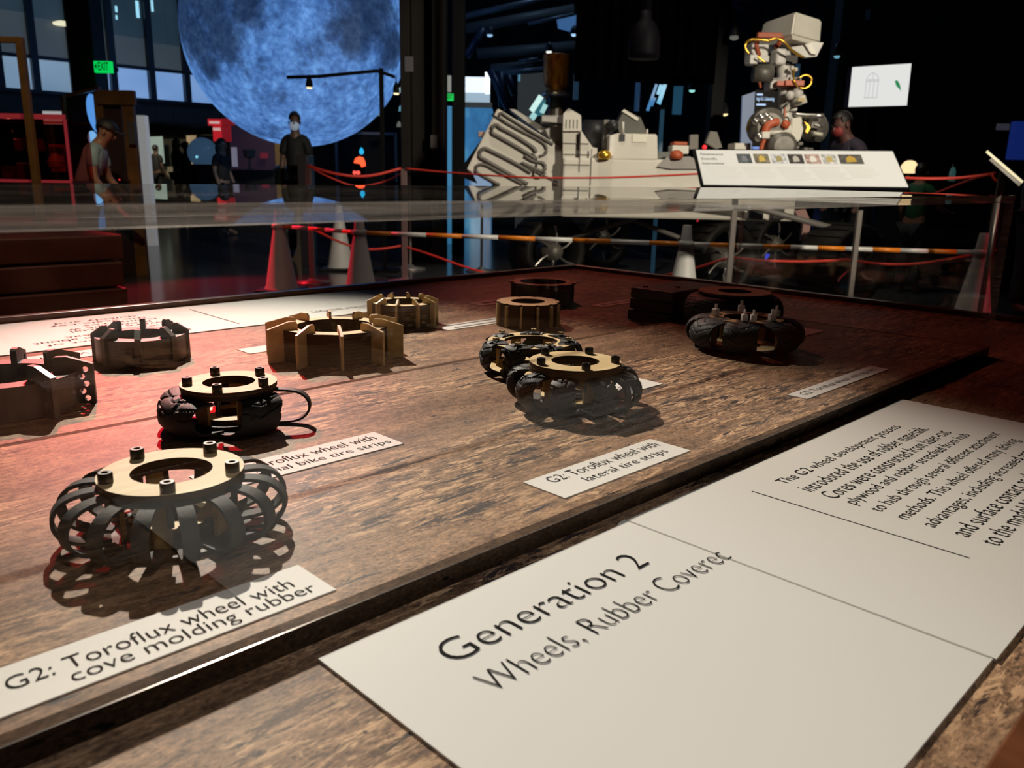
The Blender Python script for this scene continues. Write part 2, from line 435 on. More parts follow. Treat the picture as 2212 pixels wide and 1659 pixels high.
for e in edges:
    bm = B(); fpanel(bm, e-FU*.05, e+FU*.05, zs0, 8, -.1, .1); struct('trim_%d' % n, bm, MUL); n += 1
for z in (zs0, zs1):
    bm = B(); fpanel(bm, edges[0], edges[-1], z-.025, z+.025, -.08, .08); struct('trim_%d' % n, bm, MUL); n += 1
bm = B(); fpanel(bm, edges[0], edges[-1], zs0-.32, zs0-.02, 0, .3); struct('trim_%d' % n, bm, TEALW); n += 1
bm = B(); fpanel(bm, edges[0], edges[-1], zs0-.36, zs0-.32, 0, 9); struct('trim_%d' % n, bm, mat('soffit', (.03, .028, .022), .8)); n += 1
# bright slots of daylight beyond the upper panes
for k, (x0, y0, x1, y1) in enumerate(((249, 13, 253, 26), (250, 33, 253, 42), (295, 2, 301, 38), (327, 0, 331, 25))):
    bm = B(); a, b = fac(x0, y1), fac(x1, y1); fpanel(bm, a, b, a.z, fac(x0, y0).z, -.02, .02)
    tag(obj('strip_light', bm, glow('strip_white', (.35, .75, .95), 1.)), ['short tilted strip light glowing behind the upper glazing', 'tiny strip light under the short tilted one', 'long slanted strip light beside a mullion of the upper glazing', 'slim strip light above the last clear pane before the moon'][k], 'light', 'strip lights in the upper glazing')
bm = B(); lathe_c(bm, [(.001, -.02), (.12, -.03), (.13, 0), (.05, .03)], fac(126, 52)-FN*.15, 20)
tag(obj('ceiling_light', bm, glow('warm_disc', (.9, .85, .6), .9)), 'small round cream ceiling light seen against the grey upper glazing', 'light')

# ------------------------------------------------------------------ columns
def column(name, label, x0, x1, yr, d, th, m, zt=10.6):
    s0, s1 = P(x0, yr, d).dot(S), P(x1, yr, d).dot(S)
    bm = B(); fbox(bm, s0, s1, d, d+th, 0, zt, .01); o = obj(name, bm, m); return tag(o, label, 'column')
column('steel_column', 'thick black steel column in front of the blue glazing with a faint stencil', 149, 203, 130, 9.6, .3, mat('col_black', (.008, .008, .007), .6, spec=.2))
cb = thing('steel_column', 'wide brown built-up steel column beside the moon with paper notices', 'column', F*10 + S*P(910, 300, 10).dot(S))
BRC = mat('brown_steel', (.008, .006, .005), .6, spec=.25, noise_amt=.3, nscale=3)
for nm, x0, x1, dd in (('flange', 868, 888, 9.9), ('web', 888, 935, 10.1), ('flange', 935, 962, 9.9)):
    bm = B(); fbox(bm, P(x0, 250, 10).dot(S), P(x1, 250, 10).dot(S), dd, 10.3, 0, 10.6, .005); obj(nm, bm, BRC, cb)
bm = B(); vbox(bm, 874, 893, 122, 155, 9.88, .01); tag(obj('paper_notice', bm, mat('notice', (.10, .095, .11), .7)), 'pale paper notice high on the wide brown column', 'notice')
bm = B(); vbox(bm, 930, 945, 292, 320, 9.88, .02); tag(obj('switch_plate', bm, mat('notice2', (.11, .10, .095), .7)), 'small grey switch plate low on the wide brown column', 'switch')
column('steel_column', 'narrow jet black column between the brown column and the bright white window', 976, 1003, 200, 10.8, .2, BLACK)
column('steel_column', 'dim blue grey column standing beside the screen showing a bird cage', 1806, 1832, 160, 9.3, .25, mat('col_blue', (.014, .024, .036), .5))
column('steel_column', 'dark brown column tight against the dim blue grey one, by the bird cage screen', 1834, 1852, 160, 9.3, .2, mat('col_brown', (.010, .008, .006), .6))
column('steel_column', 'very dark column behind the white panel with the black text screen', 1545, 1575, 100, 10.2, .2, BLACK)

# ------------------------------------------------------------------ ceiling steelwork
PIPE = mat('pipe_blue_grey', (.16, .19, .22), .4, metal=.3); PIPE2 = mat('duct_dark', (.12, .12, .115), .5)
def bar(name, label, pts, r, m, cat='beam', group=None, smo=0):
    bm = B(); tube(bm, pts, r, 8, smo); return tag(obj(name, bm, m, None, True), label, cat, group)
for lb, x0, y0, x1, y1, d, r in (
    ('uppermost pale pipe slanting across the ceiling behind the black curtain edge', 1003, 35, 1215, -12, 15, .05),
    ('long dull pipe below the uppermost one in the dark ceiling', 1003, 62, 1240, 20, 16, .09),
    ('thin pipe slanting up to the small blue ceiling screen', 1140, 52, 1240, 30, 15, .03),
    ('dark horizontal duct crossing above the gold foil model', 1030, 116, 1245, 100, 17, .10),
    ('pale duct just above the grey panel beside the gold foil model', 1060, 147, 1175, 138, 15.5, .07),
    ('lower duct edging the top of the grey panel', 1080, 158, 1175, 150, 15.2, .05),
    ('pipe lit pale blue beneath the middle of the ceiling ducts', 1120, 133, 1162, 127, 14.5, .03)):
    bar('ceiling_pipe', lb, [P(x0, y0, d), P(x1, y1, d)], r, PIPE if r < .06 else PIPE2, 'pipe', 'pipes under the dark ceiling')
for lb, x0, y0, x1, y1, d in (
    ('blue edged diagonal brace falling from the bright window', 1058, 150, 1098, 236, 14),
    ('second diagonal brace, steeper, beside the bright window', 1095, 160, 1112, 205, 14.3),
    ('thin upright strut between the two diagonal braces', 1081, 155, 1084, 230, 14.2),
    ('dark diagonal brace running up to the bright window corner', 1045, 62, 1008, 122, 14.1)):
    bar('diagonal_brace', lb, [P(x0, y0, d), P(x1, y1, d)], .06, mat('brace', (.03, .045, .09), .4), 'brace', 'braces beside the bright window')
for lb, x0, y0, x1, y1, d in (
    ('deep dark beam under the ceiling above the bird cage screen', 1860, 92, 2230, 60, 13),
    ('second dark blue beam above the bird cage screen, higher up', 1880, 40, 2230, 5, 14),
    ('lowest beam above the bird cage screen, short and faint', 1850, 100, 1990, 92, 12.5)):
    bm = B(); prism(bm, [(x0, y0), (x1, y1), (x1, y1-22), (x0, y0-22)], d, .2)
    tag(obj('ceiling_beam', bm, mat('beam_blue', (.030, .036, .050), .6)), lb, 'beam', 'beams above the bird cage screen')
bar('ceiling_pipe', 'violet lit pipe slanting down towards the white rover head', [P(1540, -5, 12), P(1650, 28, 12)], .05, mat('violet_pipe', (.03, .03, .16), .5), 'pipe')
for lb, x, y, d, c, e in (('small cold spotlight head in the middle of the ceiling pipes', 1058, 75, 14, 'cold', (.25, .45, .7)),
    ('pinpoint white spotlight above the gold foil model', 1186, 111, 13, 'white', (.9, .95, .9)),
    ('blue dot lamp beneath the small blue ceiling screen', 1240, 74, 14, 'bluedot', (.4, .65, 1)),
    ('dim white lamp hung beside the white rover head', 1586, 80, 10, 'dim', (.10, .10, .085)),
    ('warm dot lamp behind the rover under the dim white lamp', 1566, 246, 11, 'warm', (1, .8, .4)),
    ('teal dot lamp above the warm dot lamp', 1495, 195, 11, 'teal', (.3, .75, .7)),
    ('pale blue dot lamp on the dim blue grey column', 1808, 121, 9.2, 'pblue', (.12, .3, .4)),
    ('orange glint lamp beneath the glowing table lamp of the hall', 2058, 325, 10.5, 'glint', (.05, .045, .04))):
    t = thing('spotlight_head', lb, 'light', P(x, y, d), 'small lamps in the dark')
    bm = B(); lathe_c(bm, [(PX(d)*7, 0), (PX(d)*9, .02), (PX(d)*6, .09), (PX(d)*2, .13)], P(x, y, d), 12); obj('housing', bm, mat('dim_housing', (.05, .05, .055), .5), t, True)
    bm = B(); ball(bm, P(x, y, d)-V3((0, 0, .005)), PX(d)*(6 if c != 'dim' else 9), 12, 8, (1, 1, .6)); obj('bulb', bm, glow('lamp_'+c, e, 1.2), t, True)

# ================================================================== TABLE
ZT, ZD = .732, .75
TX0, TX1, TY0, TY1 = -1.3, 2.25, .066, 1.955
tb = thing('display_table', 'big display table with printed distressed wood top and raised brown rim', 'table', (.5, 1, 0))
bm = B(); box2(bm, (TX0+.02, TY0+.02, ZT-.04), (TX1-.02, TY1-.02, ZT)); obj('tabletop', bm, WOOD, tb)
for a, b in (((TX0, TY0, ZT-.045), (TX1, TY0+.024, ZT+.010)), ((TX0, TY1-.024, ZT-.045), (TX1, TY1, ZT+.012)),
             ((TX0, TY0+.024, ZT-.045), (TX0+.024, TY1-.024, ZT+.012)), ((TX1-.024, TY0+.024, ZT-.045), (TX1, TY1-.024, ZT+.012))):
    bm = B(); box2(bm, a, b, .002); obj('rim', bm, RIM, tb)
for a, b in (((TX0+.1, TY0+.1, ZT-.16), (TX1-.1, TY0+.13, ZT-.045)), ((TX0+.1, TY1-.13, ZT-.16), (TX1-.1, TY1-.1, ZT-.045)), ((TX1-.13, TY0+.13, ZT-.16), (TX1-.1, TY1-.13, ZT-.045)), ((TX0+.1, TY0+.13, ZT-.16), (TX0+.13, TY1-.13, ZT-.045))):
    bm = B(); box2(bm, a, b); obj('apron', bm, DKWOOD, tb)
for x in (TX0+.16, TX1-.16):
    for y in (TY0+.16, TY1-.16):
        bm = B(); box2(bm, (x-.04, y-.04, 0), (x+.04, y+.04, ZT-.045)); obj('leg', bm, DKWOOD, tb)
# acrylic case with its raised deck
BX0, BX1, BY0, BY1, BZ, T = -1.0, 1.735, .455, 1.012, 1.031, .0125
cs = thing('acrylic_case', 'long clear acrylic case over the rubber covered wheels on the display table', 'display case', (.4, .73, ZT))
bm = B(); box2(bm, (BX0+.001, BY0+.0015, ZT), (BX1-.001, BY1-.001, ZD))
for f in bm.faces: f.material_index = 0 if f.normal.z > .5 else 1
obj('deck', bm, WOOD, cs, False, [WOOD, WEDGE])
def slab(name, a, b, thin):
    bm = B(); box2(bm, a, b)
    dims = [abs(b[i]-a[i]) for i in range(3)]; k = dims.index(min(dims))
    for f in bm.faces: f.material_index = 0 if abs(f.normal[k]) > .5 else 1
    return obj(name, bm, ACR, cs, False, [ACR, ACRE])
slab('front_panel', (BX0, BY0, ZD), (BX1, BY0+T, BZ-T), 1)
slab('back_panel', (BX0, BY1-T, ZD), (BX1, BY1, BZ-T), 1)
slab('end_panel', (BX1-T, BY0+T, ZD), (BX1, BY1-T, BZ-T), 0)
slab('end_panel', (BX0, BY0+T, ZD), (BX0+T, BY1-T, BZ-T), 0)
slab('top_panel', (BX0, BY0, BZ-T), (BX1, BY1, BZ), 2)

# ------------------------------------------------------------------ cards and labels
def card(name, label, cat, x0, y0, x1, y1, z, m=PAPER, group=None, th=.0012, rot=0.):
    t = thing(name, label, cat, ((x0+x1)/2, (y0+y1)/2, z), group)
    bm = B(); box2(bm, (x0, y0, z+.0002), (x1, y1, z+th)); obj('sheet', bm, m, t)
    return t
g2 = thing('title_panel', 'large white panel headed Generation 2 on the table rim side of the acrylic case', 'sign', (.75, .28, ZT))
bm = B(); prism3(bm, [(.257, .436, ZT+.0002), (.257, .123, ZT+.0002), (.594, .123, ZT+.0002), (.594, .440, ZT+.0002), (.586, .4405, ZT+.0002), (.576, .436, ZT+.0002)], (0, 0, .0022)); obj('sheet', bm, PAPER, g2)
bm = B(); box2(bm, (.5945, .121, ZT+.0002), (1.262, .4385, ZT+.0028)); obj('sheet', bm, PAPER, g2)
zz = ZT+.0032
place_text('lettering', ['Generation 2'], g2, INK, (.320, .3685, zz), (1, 0, 0), (0, 1, 0), .216, .0268, bold=-.016)
place_text('lettering', ['Wheels, Rubber Coverec'], g2, INK, (.317, .3235, zz), (1, 0, 0), (0, 1, 0), .281, .026, bold=-.02)
para = ['The G2 wheel development process', 'introduced the use of rubber materials.', 'Cores were constructed from laser-cut', 'plywood and rubber stretched from hub', 'to hub through several different attachment', 'methods. This wheel offered many driving', 'advantages, including increased traction', 'and surface contact as the', 'to the model M']
wd = [.316, .334, .340, .348, .385, .372, .375, .252, .145]
for i, ln in enumerate(para):
    place_text('lettering', [ln], g2, INK, (.796, .377-.0251*i, zz), (1, 0, 0), (0, 1, 0), wd[i], .0185, bold=-.012)
bm = B(); box2(bm, (.750, .186, zz-.0006), (.7512, .396, zz)); obj('rule_line', bm, INK, g2)
bm = B(); box2(bm, (.5928, .125, zz-.0008), (.5936, .4405, zz-.0004)); obj('seam', bm, mat('seam_shadow', (.62, .60, .56), .6), g2)  # thin darker joint line between the two sheets

def g2label(lb, x0, y0, x1, y1, lines, spans, hs, ys, group='wheel labels'):
    t = card('wheel_label', lb, 'label', x0, y0, x1, y1, ZD, PAPER, group)
    for ln, (a, b), h, y in zip(lines, spans, hs, ys):
        place_text('lettering', [ln], t, INK, (a, y, ZD+.0017), (1, 0, 0), (0, 1, 0), b-a, h, bold=-.010)
g2label('white label reading cove molding rubber before the black banded wheel', .062, .4815, .3012, .535, ['G2: Toroflux wheel with', 'cove molding rubber'], [(.0935, .2815), (.124, .291)], [.0155, .0185], [.505, .4845])
g2label('white label reading traditional bike tire strips behind the black banded wheel', .322, .7205, .546, .778, ['G2: Toroflux wheel with', 'traditional bike tire strips'], [(.345, .533), (.330, .538)], [.0165, .0165], [.7525, .7275])
g2label('white label reading lateral tire strips before the five treaded strip wheel', .5605, .4875, .7735, .5437, ['G2: Toroflux wheel with', 'lateral tire strips'], [(.582, .762), (.612, .750)], [.0155, .0165], [.521, .4965])
g2label('narrow white label reading wheel with zip ties near the case corner', 1.093, .506, 1.381, .5365, ['G2: Toroflux wheel with zip ties'], [(1.110, 1.359)], [.0165], [.512])
g2label('white label half hidden behind the five treaded strip wheel', .885, .692, 1.008, .745, ['G2: Toroflux'], [(.895, .985)], [.015], [.712])
g2label('dim label at the far side of the zip tied wheel', 1.462, .738, 1.640, .782, ['G2: Toroflux'], [(1.475, 1.545)], [.013], [.754])
def g1label(lb, x0, y0, x1, y1, lines):
    t = card('wheel_label', lb, 'label', x0, y0, x1, y1, ZT, PAPER, 'upside down labels')
    n = len(lines); h = (y1-y0)*.55/n
    for i, ln in enumerate(lines):
        if ln is None:
            ym = y0+(y1-y0)*(i+.5)/n; bm = B(); box2(bm, (x0+(x1-x0)*.12, ym-h*.16, ZT+.0013), (x1-(x1-x0)*.10, ym+h*.16, ZT+.0018)); obj('text_line', bm, INKG, t); continue
        ww = min((x1-x0)*.86, len(ln)*h*.62)
        place_text('lettering', [ln], t, INK, ((x0+x1)/2+ww/2, y0+(y1-y0)*((i+1)/n)-(y1-y0)*.22/n, ZT+.0017), (-1, 0, 0), (0, -1, 0), ww, h, bold=-.02)
g1label('upside down label between the Generation 1 panel and the small grey plastic wheel', .36, 1.497, .64, 1.552, ['design with'])
g1label('upside down label at the side of the ten finned plywood wheel', .682, 1.343, .90, 1.392, ['wheel'])
g1label('upside down two line label beside the plywood spool', 1.104, 1.297, 1.33, 1.349, [None, None])
g1label('dim upside down label next to the dark notched ring', 1.384, 1.500, 1.60, 1.553, [None])
g1label('dim reddish upside down label beside the slatted dark block', 1.608, 1.302, 1.78, 1.338, [None])
g1label('upside down label partly under the big grey plastic wheel', .20, 1.362, .405, 1.41, [None])
g1 = thing('title_panel', 'long white panel headed Generation 1, upside down along the far rim', 'sign', (.5, 1.74, ZT))
bm = B(); box2(bm, (-.35, 1.588, ZT+.0002), (1.275, 1.905, ZT+.0022)); obj('sheet', bm, PAPER, g1)
place_text('lettering', ['Generation 1'], g1, INK, (1.19, 1.668, ZT+.003), (-1, 0, 0), (0, -1, 0), .216, .030, bold=-.016)
place_text('lettering', ['Wheels'], g1, INK, (1.19, 1.645, ZT+.003), (-1, 0, 0), (0, -1, 0), .078, .022, bold=-.02)
g1t = ['iterated aspect of', 'learned more about', 'with and reac', 'The wheel', 'were crucial', 'prototype w', 'tuning res', 'the scale key', 'quickly and']
for i, ln in enumerate(g1t):
    place_text('lettering', [ln], g1, INK, (.70-.012*(i % 3), 1.634+.0275*i, ZT+.003), (-1, 0, 0), (0, -1, 0), .0148*len(ln), .018, bold=-.006)
bm = B(); box2(bm, (.802, 1.62, ZT+.0024), (.8035, 1.86, ZT+.003)); obj('rule_line', bm, INK, g1)

# ================================================================== WHEELS
def ring_plate(name, parent, r0, r1, z, th, m, notches=0, depth=.0, n=60, nw=.35, ph=0):
    def f(a):
        if not notches: return 1
        k = (a-ph)/(2*PI/notches); fr = k-math.floor(k)
        return 1-depth/r1 if fr < nw else 1
    bm = B(); annulus(bm, r0, r1, z, z+th, n if not notches else notches*10, f); return obj(name, bm, m, parent)
def bolts(parent, r, z, n=5, ph=0, rad=.0058, h=.0085, stem=.03):
    for i in range(n):
        a = ph+2*PI*i/n; x, y = r*math.cos(a), r*math.sin(a)
        bm = B(); lathe_c(bm, [(.0028, -stem), (.0028, 0), (rad, 0), (rad, h*.85), (rad*.9, h), (rad*.52, h), (rad*.5, h*.45)], (x, y, z), 14)
        b = obj('bolt', bm, BOLT, parent); smooth_by_angle(b)
def strip(parent, ang, r_in, R, z0, z1, width, th, m, name='rubber_strip', pw=.75, curl=0., wobble=0., tread=None, rtop=None, skew=0., nw=6, nt=64, zmid=.5, jag=0., seed=0):
    """one strip bowing from the upper plate out to R and back to the lower plate"""
    rnd = random.Random(seed*31+int(ang*100)); bm = B(); rtop = rtop or r_in
    outer, inner = [], []
    ca, sa = math.cos(ang), math.sin(ang)
    prof = []
    for i in range(nt+1):
        t = i/nt; s = math.sin(PI*t)**pw
        rb = rtop+(r_in-rtop)*t
        prof.append((rb+(R-rb)*s, z1+(z0-z1)*(.5-.5*math.cos(PI*t))))
    for i in range(nt+1):
        r, z = prof[i]; t = i/nt
        a, b = prof[max(i-1, 0)], prof[min(i+1, nt)]
        tr, tz = b[0]-a[0], b[1]-a[1]; L = math.hypot(tr, tz) or 1; nr, nz = -tz/L, tr/L
        ro, ri = [], []
        for j in range(nw+1):
            u = j/nw*2-1; wv = width/2*(1+wobble*math.sin(t*7+seed)+jag*(.55*math.sin(t*9+seed*1.7+u)+.45*math.sin(t*23+seed*.9+2*u))*abs(u))
            y = u*wv + skew*(t-.5)
            drop = curl*u*u
            h = 0
            if tread: h = tread(t, u)
            rr, zz2 = r+nr*(-drop+h), z+nz*(-drop+h)
            # the strip also follows the circle of the wheel a little
            rr -= y*y/(2*R)*.6
            ro.append(bm.verts.new((ca*rr-sa*y, sa*rr+ca*y, zz2)))
            rr2, z2 = r+nr*(-drop-th)-y*y/(2*R)*.6, z+nz*(-drop-th)
            ri.append(bm.verts.new((ca*rr2-sa*y, sa*rr2+ca*y, z2)))
        outer.append(ro); inner.append(ri)
    for i in range(nt):
        for j in range(nw):
            bm.faces.new((outer[i][j], outer[i][j+1], outer[i+1][j+1], outer[i+1][j]))
            bm.faces.new((inner[i][j], inner[i+1][j], inner[i+1][j+1], inner[i][j+1]))
        for j, (p, q) in ((0, (0, 0)), (nw, (nw, nw))):
            bm.faces.new((outer[i][j], outer[i+1][j], inner[i+1][j], inner[i][j]))
    for i in (0, nt):
        for j in range(nw): bm.faces.new((outer[i][j], outer[i][j+1], inner[i][j+1], inner[i][j]))
    bmesh.ops.recalc_face_normals(bm, faces=bm.faces)
    o = obj(name, bm, m, parent); return smooth_by_angle(o, 24)
def tread_chev(k, amp=.0020, lug=4, slant=.9, upto=.55):
    def f(t, u):
        if t > upto: return 0
        v = t*lug*1.6 + slant*abs(u+.15) + k*.37; fr = v-math.floor(v)
        cross = abs(u+.15-.5*math.sin(math.floor(v)*2.1)) < .07
        return -amp if (fr < .17 or cross) else 0
    return f
def tread_oblique(k, amp=.0018, lug=7, slant=1.3):
    def f(t, u):
        v = t*lug+slant*abs(u)+k*.3; fr = v-math.floor(v)
        return -amp if fr < .14 or abs(abs(u)-.38) < .04 else 0
    return f
def pillars(parent, n, r, z0, z1, ph, wx=.004, wy=.014, m=None):
    for i in range(n):
        a = ph+2*PI*i/n; bm = B()
        box(bm, (r*math.cos(a), r*math.sin(a), (z0+z1)/2), (wx, wy, z1-z0), Matrix.Rotation(a, 3, 'Z'))
        obj('pillar', bm, m or PILLAR, parent)

# 1 cove moulding wheel: sixteen narrow bands
H1 = .0555
w1 = thing('prototype_wheel', 'bulging wheel caged in narrow black rubber bands under a plywood ring', 'wheel', group='rubber covered wheels')
ring_plate('top_plate', w1, .0322, .0575, H1-.0055, .0055, PLY)
ring_plate('inner_plate', w1, .0335, .056, H1-.0115, .006, BURN)
ring_plate('base_plate', w1, .0195, .0360, .0125, .0055, PLY, 10, .005, nw=.4)
ring_plate('core_ring', w1, .021, .0345, .004, .0085, BURN)
ring_plate('foot_plate', w1, .030, .060, .0003, .0037, BURN)
pillars(w1, 5, .0405, .0042, H1-.0115, .3)
bolts(w1, .0505, H1, 5, math.radians(28+.0))
for i in range(16):
    a = 2*PI*i/16+.12
    strip(w1, a, .050, .0925, .003, H1-.0065, .0125, .0032, RUBL, 'rubber_band', pw=.62, nw=3, seed=i, rtop=.052)
w1.location = (.2590, .6595, ZD); w1.rotation_euler.z = 0

# 2 wheel with broad bike tyre patches
H2 = .0535
w2 = thing('prototype_wheel', 'wheel with wide smooth black tyre flaps and five bolts, reading traditional bike tire', 'wheel', group='rubber covered wheels')
ring_plate('top_plate', w2, .0300, .0555, H2-.0052, .0052, PLY)
ring_plate('inner_plate', w2, .031, .0545, H2-.0105, .0053, BURN)
ring_plate('base_plate', w2, .018, .036, .010, .0055, PLY)
ring_plate('core_ring', w2, .020, .045, .004, .006, BURN)
ring_plate('foot_plate', w2, .028, .056, .0003, .0037, BURN)
pillars(w2, 5, .040, .0095, H2-.0105, .9, .004, .018)
bolts(w2, .0465, H2, 5, math.radians(12))
for k, (dg, wdt, cu, RR) in enumerate(((270, .050, .002, .081), (193, .062, .004, .086), (300, .014, .0, .078), (322, .012, 0, .095), (60, .05, .004, .083), (130, .05, .004, .085))):
    if k == 2: continue
    strip(w2, math.radians(dg), .044, RR, .002, H2-.009, wdt, .0026, RUB, 'tyre_strip', pw=.5, curl=cu, jag=.07, tread=tread_chev(k, .0020, 3, .8, .45) if k != 3 else None, nw=18, seed=k, skew=-.020 if k == 0 else (.010 if k == 1 else 0), rtop=.047)
w2.location = (.437, .918, ZD)

# 3 wheel with lateral strips
H3 = .0605
w3 = thing('prototype_wheel', 'wheel with five separate treaded tyre strips standing out, reading lateral tire strips', 'wheel', group='rubber covered wheels')
ring_plate('top_plate', w3, .0320, .0615, H3-.0055, .0055, PLY)
ring_plate('inner_plate', w3, .033, .0620, H3-.0125, .0065, mat('burnt_ply', (.10, .06, .028), .6))
ring_plate('base_plate', w3, .0285, .045, .008, .0055, PLY)
ring_plate('foot_plate', w3, .030, .060, .0003, .0037, BURN)
pillars(w3, 5, .044, .0095, H3-.0125, .55, .004, .018)
bolts(w3, .0530, H3, 5, math.radians(20))
for k, dg in enumerate((211, 248, 174, 272, 292, 334, 15, 70, 125)):
    strip(w3, math.radians(dg), .046, .0925, .0022, H3-.0085, .033 if k != 3 else .010, .003, RUBL if k == 3 else RUB, 'tyre_strip', pw=.5, curl=.003, jag=.10, tread=tread_chev(k, .0024, 4) if k != 3 else None, nw=16, seed=k+5)
w3.location = (.822, .7060, ZD)

# 4 wheel with tyre patches spiked over the rim
H4 = .047
w4 = thing('prototype_wheel', 'wheel with torn tyre patches speared onto its flat ring, behind the five strip wheel', 'wheel', group='rubber covered wheels')
ring_plate('top_plate', w4, .0420, .068, H4-.005, .005, PLY)
ring_plate('base_plate', w4, .040, .066, .001, .005, PLY)
pillars(w4, 6, .052, .006, H4-.005, .2, .004, .016)
for k, dg in enumerate((250, 205, 160, 95, 40, 350, 305)):
    a = math.radians(dg)
    strip(w4, a, .058, .083, .001, H4+.0035, .036, .003, RUB, 'tyre_patch', pw=.45, curl=.002, jag=.3, tread=tread_chev(k, .0022, 4, .9, .8), rtop=.047, nw=16, seed=k+11)
    bm = B()
    for q in (-1, 1):
        box(bm, (.060*math.cos(a), .060*math.sin(a), H4+.0065), (.010, .003, .003), Matrix.Rotation(a+q*.7, 3, 'Z'))
    obj('tab', bm, FIN, w4)
w4.location = (.925, .888, ZD)

# 5 zip tie wheel
H5 = .058
w5 = thing('prototype_wheel', 'fat black tyre wheel with white zip tie ends sticking up', 'wheel', group='rubber covered wheels')
ring_plate('top_plate', w5, .040, .066, H5-.006, .005, PLYR)
ring_plate('base_plate', w5, .030, .062, .002, .005, PLY)
pillars(w5, 5, .058, .007, H5-.006, 3.75, .005, .017)
for k, dg in enumerate((258, 205, 318, 10, 62, 110, 158)):
    strip(w5, math.radians(dg), .060, .107, .0015, H5, .058 if k != 2 else .05, .0035, RUB, 'tyre_strip', pw=.6, curl=.003, tread=tread_oblique(k), rtop=.045, nw=18, seed=k+21)
for k, dg in enumerate((222, 206, 128, 262, 40, 318)):
    a = math.radians(dg); r = .055; x, y = r*math.cos(a), r*math.sin(a)
    bm = B(); rz = Matrix.Rotation(a+.4*k, 3, 'Z')
    box(bm, (x, y, H5+.0065), (.0115, .010, .012), rz, .0012); box(bm, (x, y, H5+.0165), (.0045, .003, .009), rz)
    obj('zip_tie', bm, TIE, w5)
w5.location = (1.352, .757, ZD)

# 6 fat tyre with plywood ring
H6 = .070
w6 = thing('prototype_wheel', 'dim fat tyre wheel with a reddish ring on top, behind the zip tied wheel', 'wheel', group='rubber covered wheels')
ring_plate('top_plate', w6, .034, .074, H6, .005, PLYR)
ring_plate('base_plate', w6, .030, .060, .001, .005, PLYR)
for k in range(6):
    strip(w6, math.radians(60*k+10), .060, .100, .0015, H6-.001, .098, .004, RUB, 'tyre_strip', pw=.5, curl=.004, tread=tread_oblique(k, .0016, 10), rtop=.060, nw=18, seed=k+31)
w6.location = (1.533, .890, ZD)

# generation 1: stacked rings with upright fins
def finned(lb, loc, rb0, rb1, h, nfin, rf0, rf1, hf_out, hf_in, mring, mfin, ph=0., holes=False, th=.0045, base=True, polygon=False, floor_ring=True, group='solid wheels'):
    t = thing('prototype_wheel', lb, 'wheel', group=group)
    if polygon:
        def f(a):
            k = (a-ph)/(2*PI/nfin); fr = k-math.floor(k)
            return 1-.055*math.sin(PI*fr)
        bm = B(); annulus(bm, rb0, rb1, .001, h, nfin*8, f); obj('ring_stack', bm, mring, t)
        bm = B(); annulus(bm, rb0-.010, rb0+.003, .001, h*.62, 60); obj('inner_ring', bm, mring, t)
    else:
        bm = B(); annulus(bm, rb0, rb1, .001, h, 60); obj('ring_stack', bm, mring, t)
    if floor_ring:
        bm = B(); annulus(bm, rb0*.42, rb0+.002, .001, .006, 48); obj('floor_disc', bm, mring, t)
    for i in range(nfin):
        a = ph+2*PI*i/nfin; rz = Matrix.Rotation(a, 3, 'Z'); bm = B()
        if holes:
            mid = (rf0+rf1)/2
            pts = [(rf0, h*.6), (rf0, hf_in*.96), (rf0+.004, hf_in), (rf0+.018, hf_in), (rf1, hf_out), (rf1, .0005), (rb1-.004, .0005), (rb1-.004, h*.6)]
        else:
            pts = [(rf0, h*.75), (rf0, hf_in*.94), (rf0+.003, hf_in), (rf0+(rf1-rf0)*.3, hf_in), (rf1, hf_out), (rf1, .0005), (rb1-.012, .0005), (rb1-.012, h*.75)]
        vs = [rz @ V3((r, -th/2, z)) for r, z in pts]
        prism3(bm, vs, rz @ V3((0, th, 0)))
        if holes:
            # lightening holes: dark discs let right through the outer edge of the fin
            me = bpy.data.meshes.new('fin'); bm.to_mesh(me); bm.free()
            o = bpy.data.objects.new('fin', me); COL.objects.link(o)
            hb = B()
            for q in range(5):
                rr = rf1-.010-(.005 if q % 2 else 0); zq = hf_out*(.13+.185*q)
                c = rz @ V3((rr, 0, zq)); d = rz @ V3((0, th, 0)); cyl(hb, c-d, c+d, .0040, None, 14)
            hm = bpy.data.meshes.new('h'); hb.to_mesh(hm); hb.free(); ho = bpy.data.objects.new('h', hm); COL.objects.link(ho)
            md = o.modifiers.new('b', 'BOOLEAN'); md.object = ho; md.operation = 'DIFFERENCE'; md.solver = 'EXACT'
            dg = bpy.context.evaluated_depsgraph_get(); nm = bpy.data.meshes.new_from_object(o.evaluated_get(dg))
            bpy.data.objects.remove(o); bpy.data.objects.remove(ho)
            nm.name = 'fin'; nm.materials.clear(); nm.materials.append(mfin)
            o = bpy.data.objects.new('fin', nm); COL.objects.link(o); o.parent = t
        else:
            bm2 = bm; o = obj('fin', bm2, mfin, t)
    t.location = loc; return t
finned('largest plywood wheel with ten upright radial fins, by the Generation 1 panel', (.790, 1.238, ZT), .066, .094, .055, 10, .068, .121, .0575, .068, PLY, FIN, math.radians(9+18), polygon=True)
finned('smaller plywood wheel with ten fins close together, behind the largest finned one', (1.083, 1.425, ZT), .046, .066, .048, 10, .048, .077, .051, .060, PLY, FIN, math.radians(6), th=.004)
finned('grey plastic wheel with solid bent fins, standing alone beside the upside down panel', (.530, 1.432, ZT), .047, .072, .042, 8, .050, .077, .046, .059, PLA, PLA, math.radians(20), th=.009)
finned('bigger grey plastic wheel with round holes through its fins, cut off by the picture edge', (.275, 1.245, ZT), .062, .090, .046, 8, .062, .112, .055, .066, PLA, PLA, math.radians(-28), holes=True, th=.008)
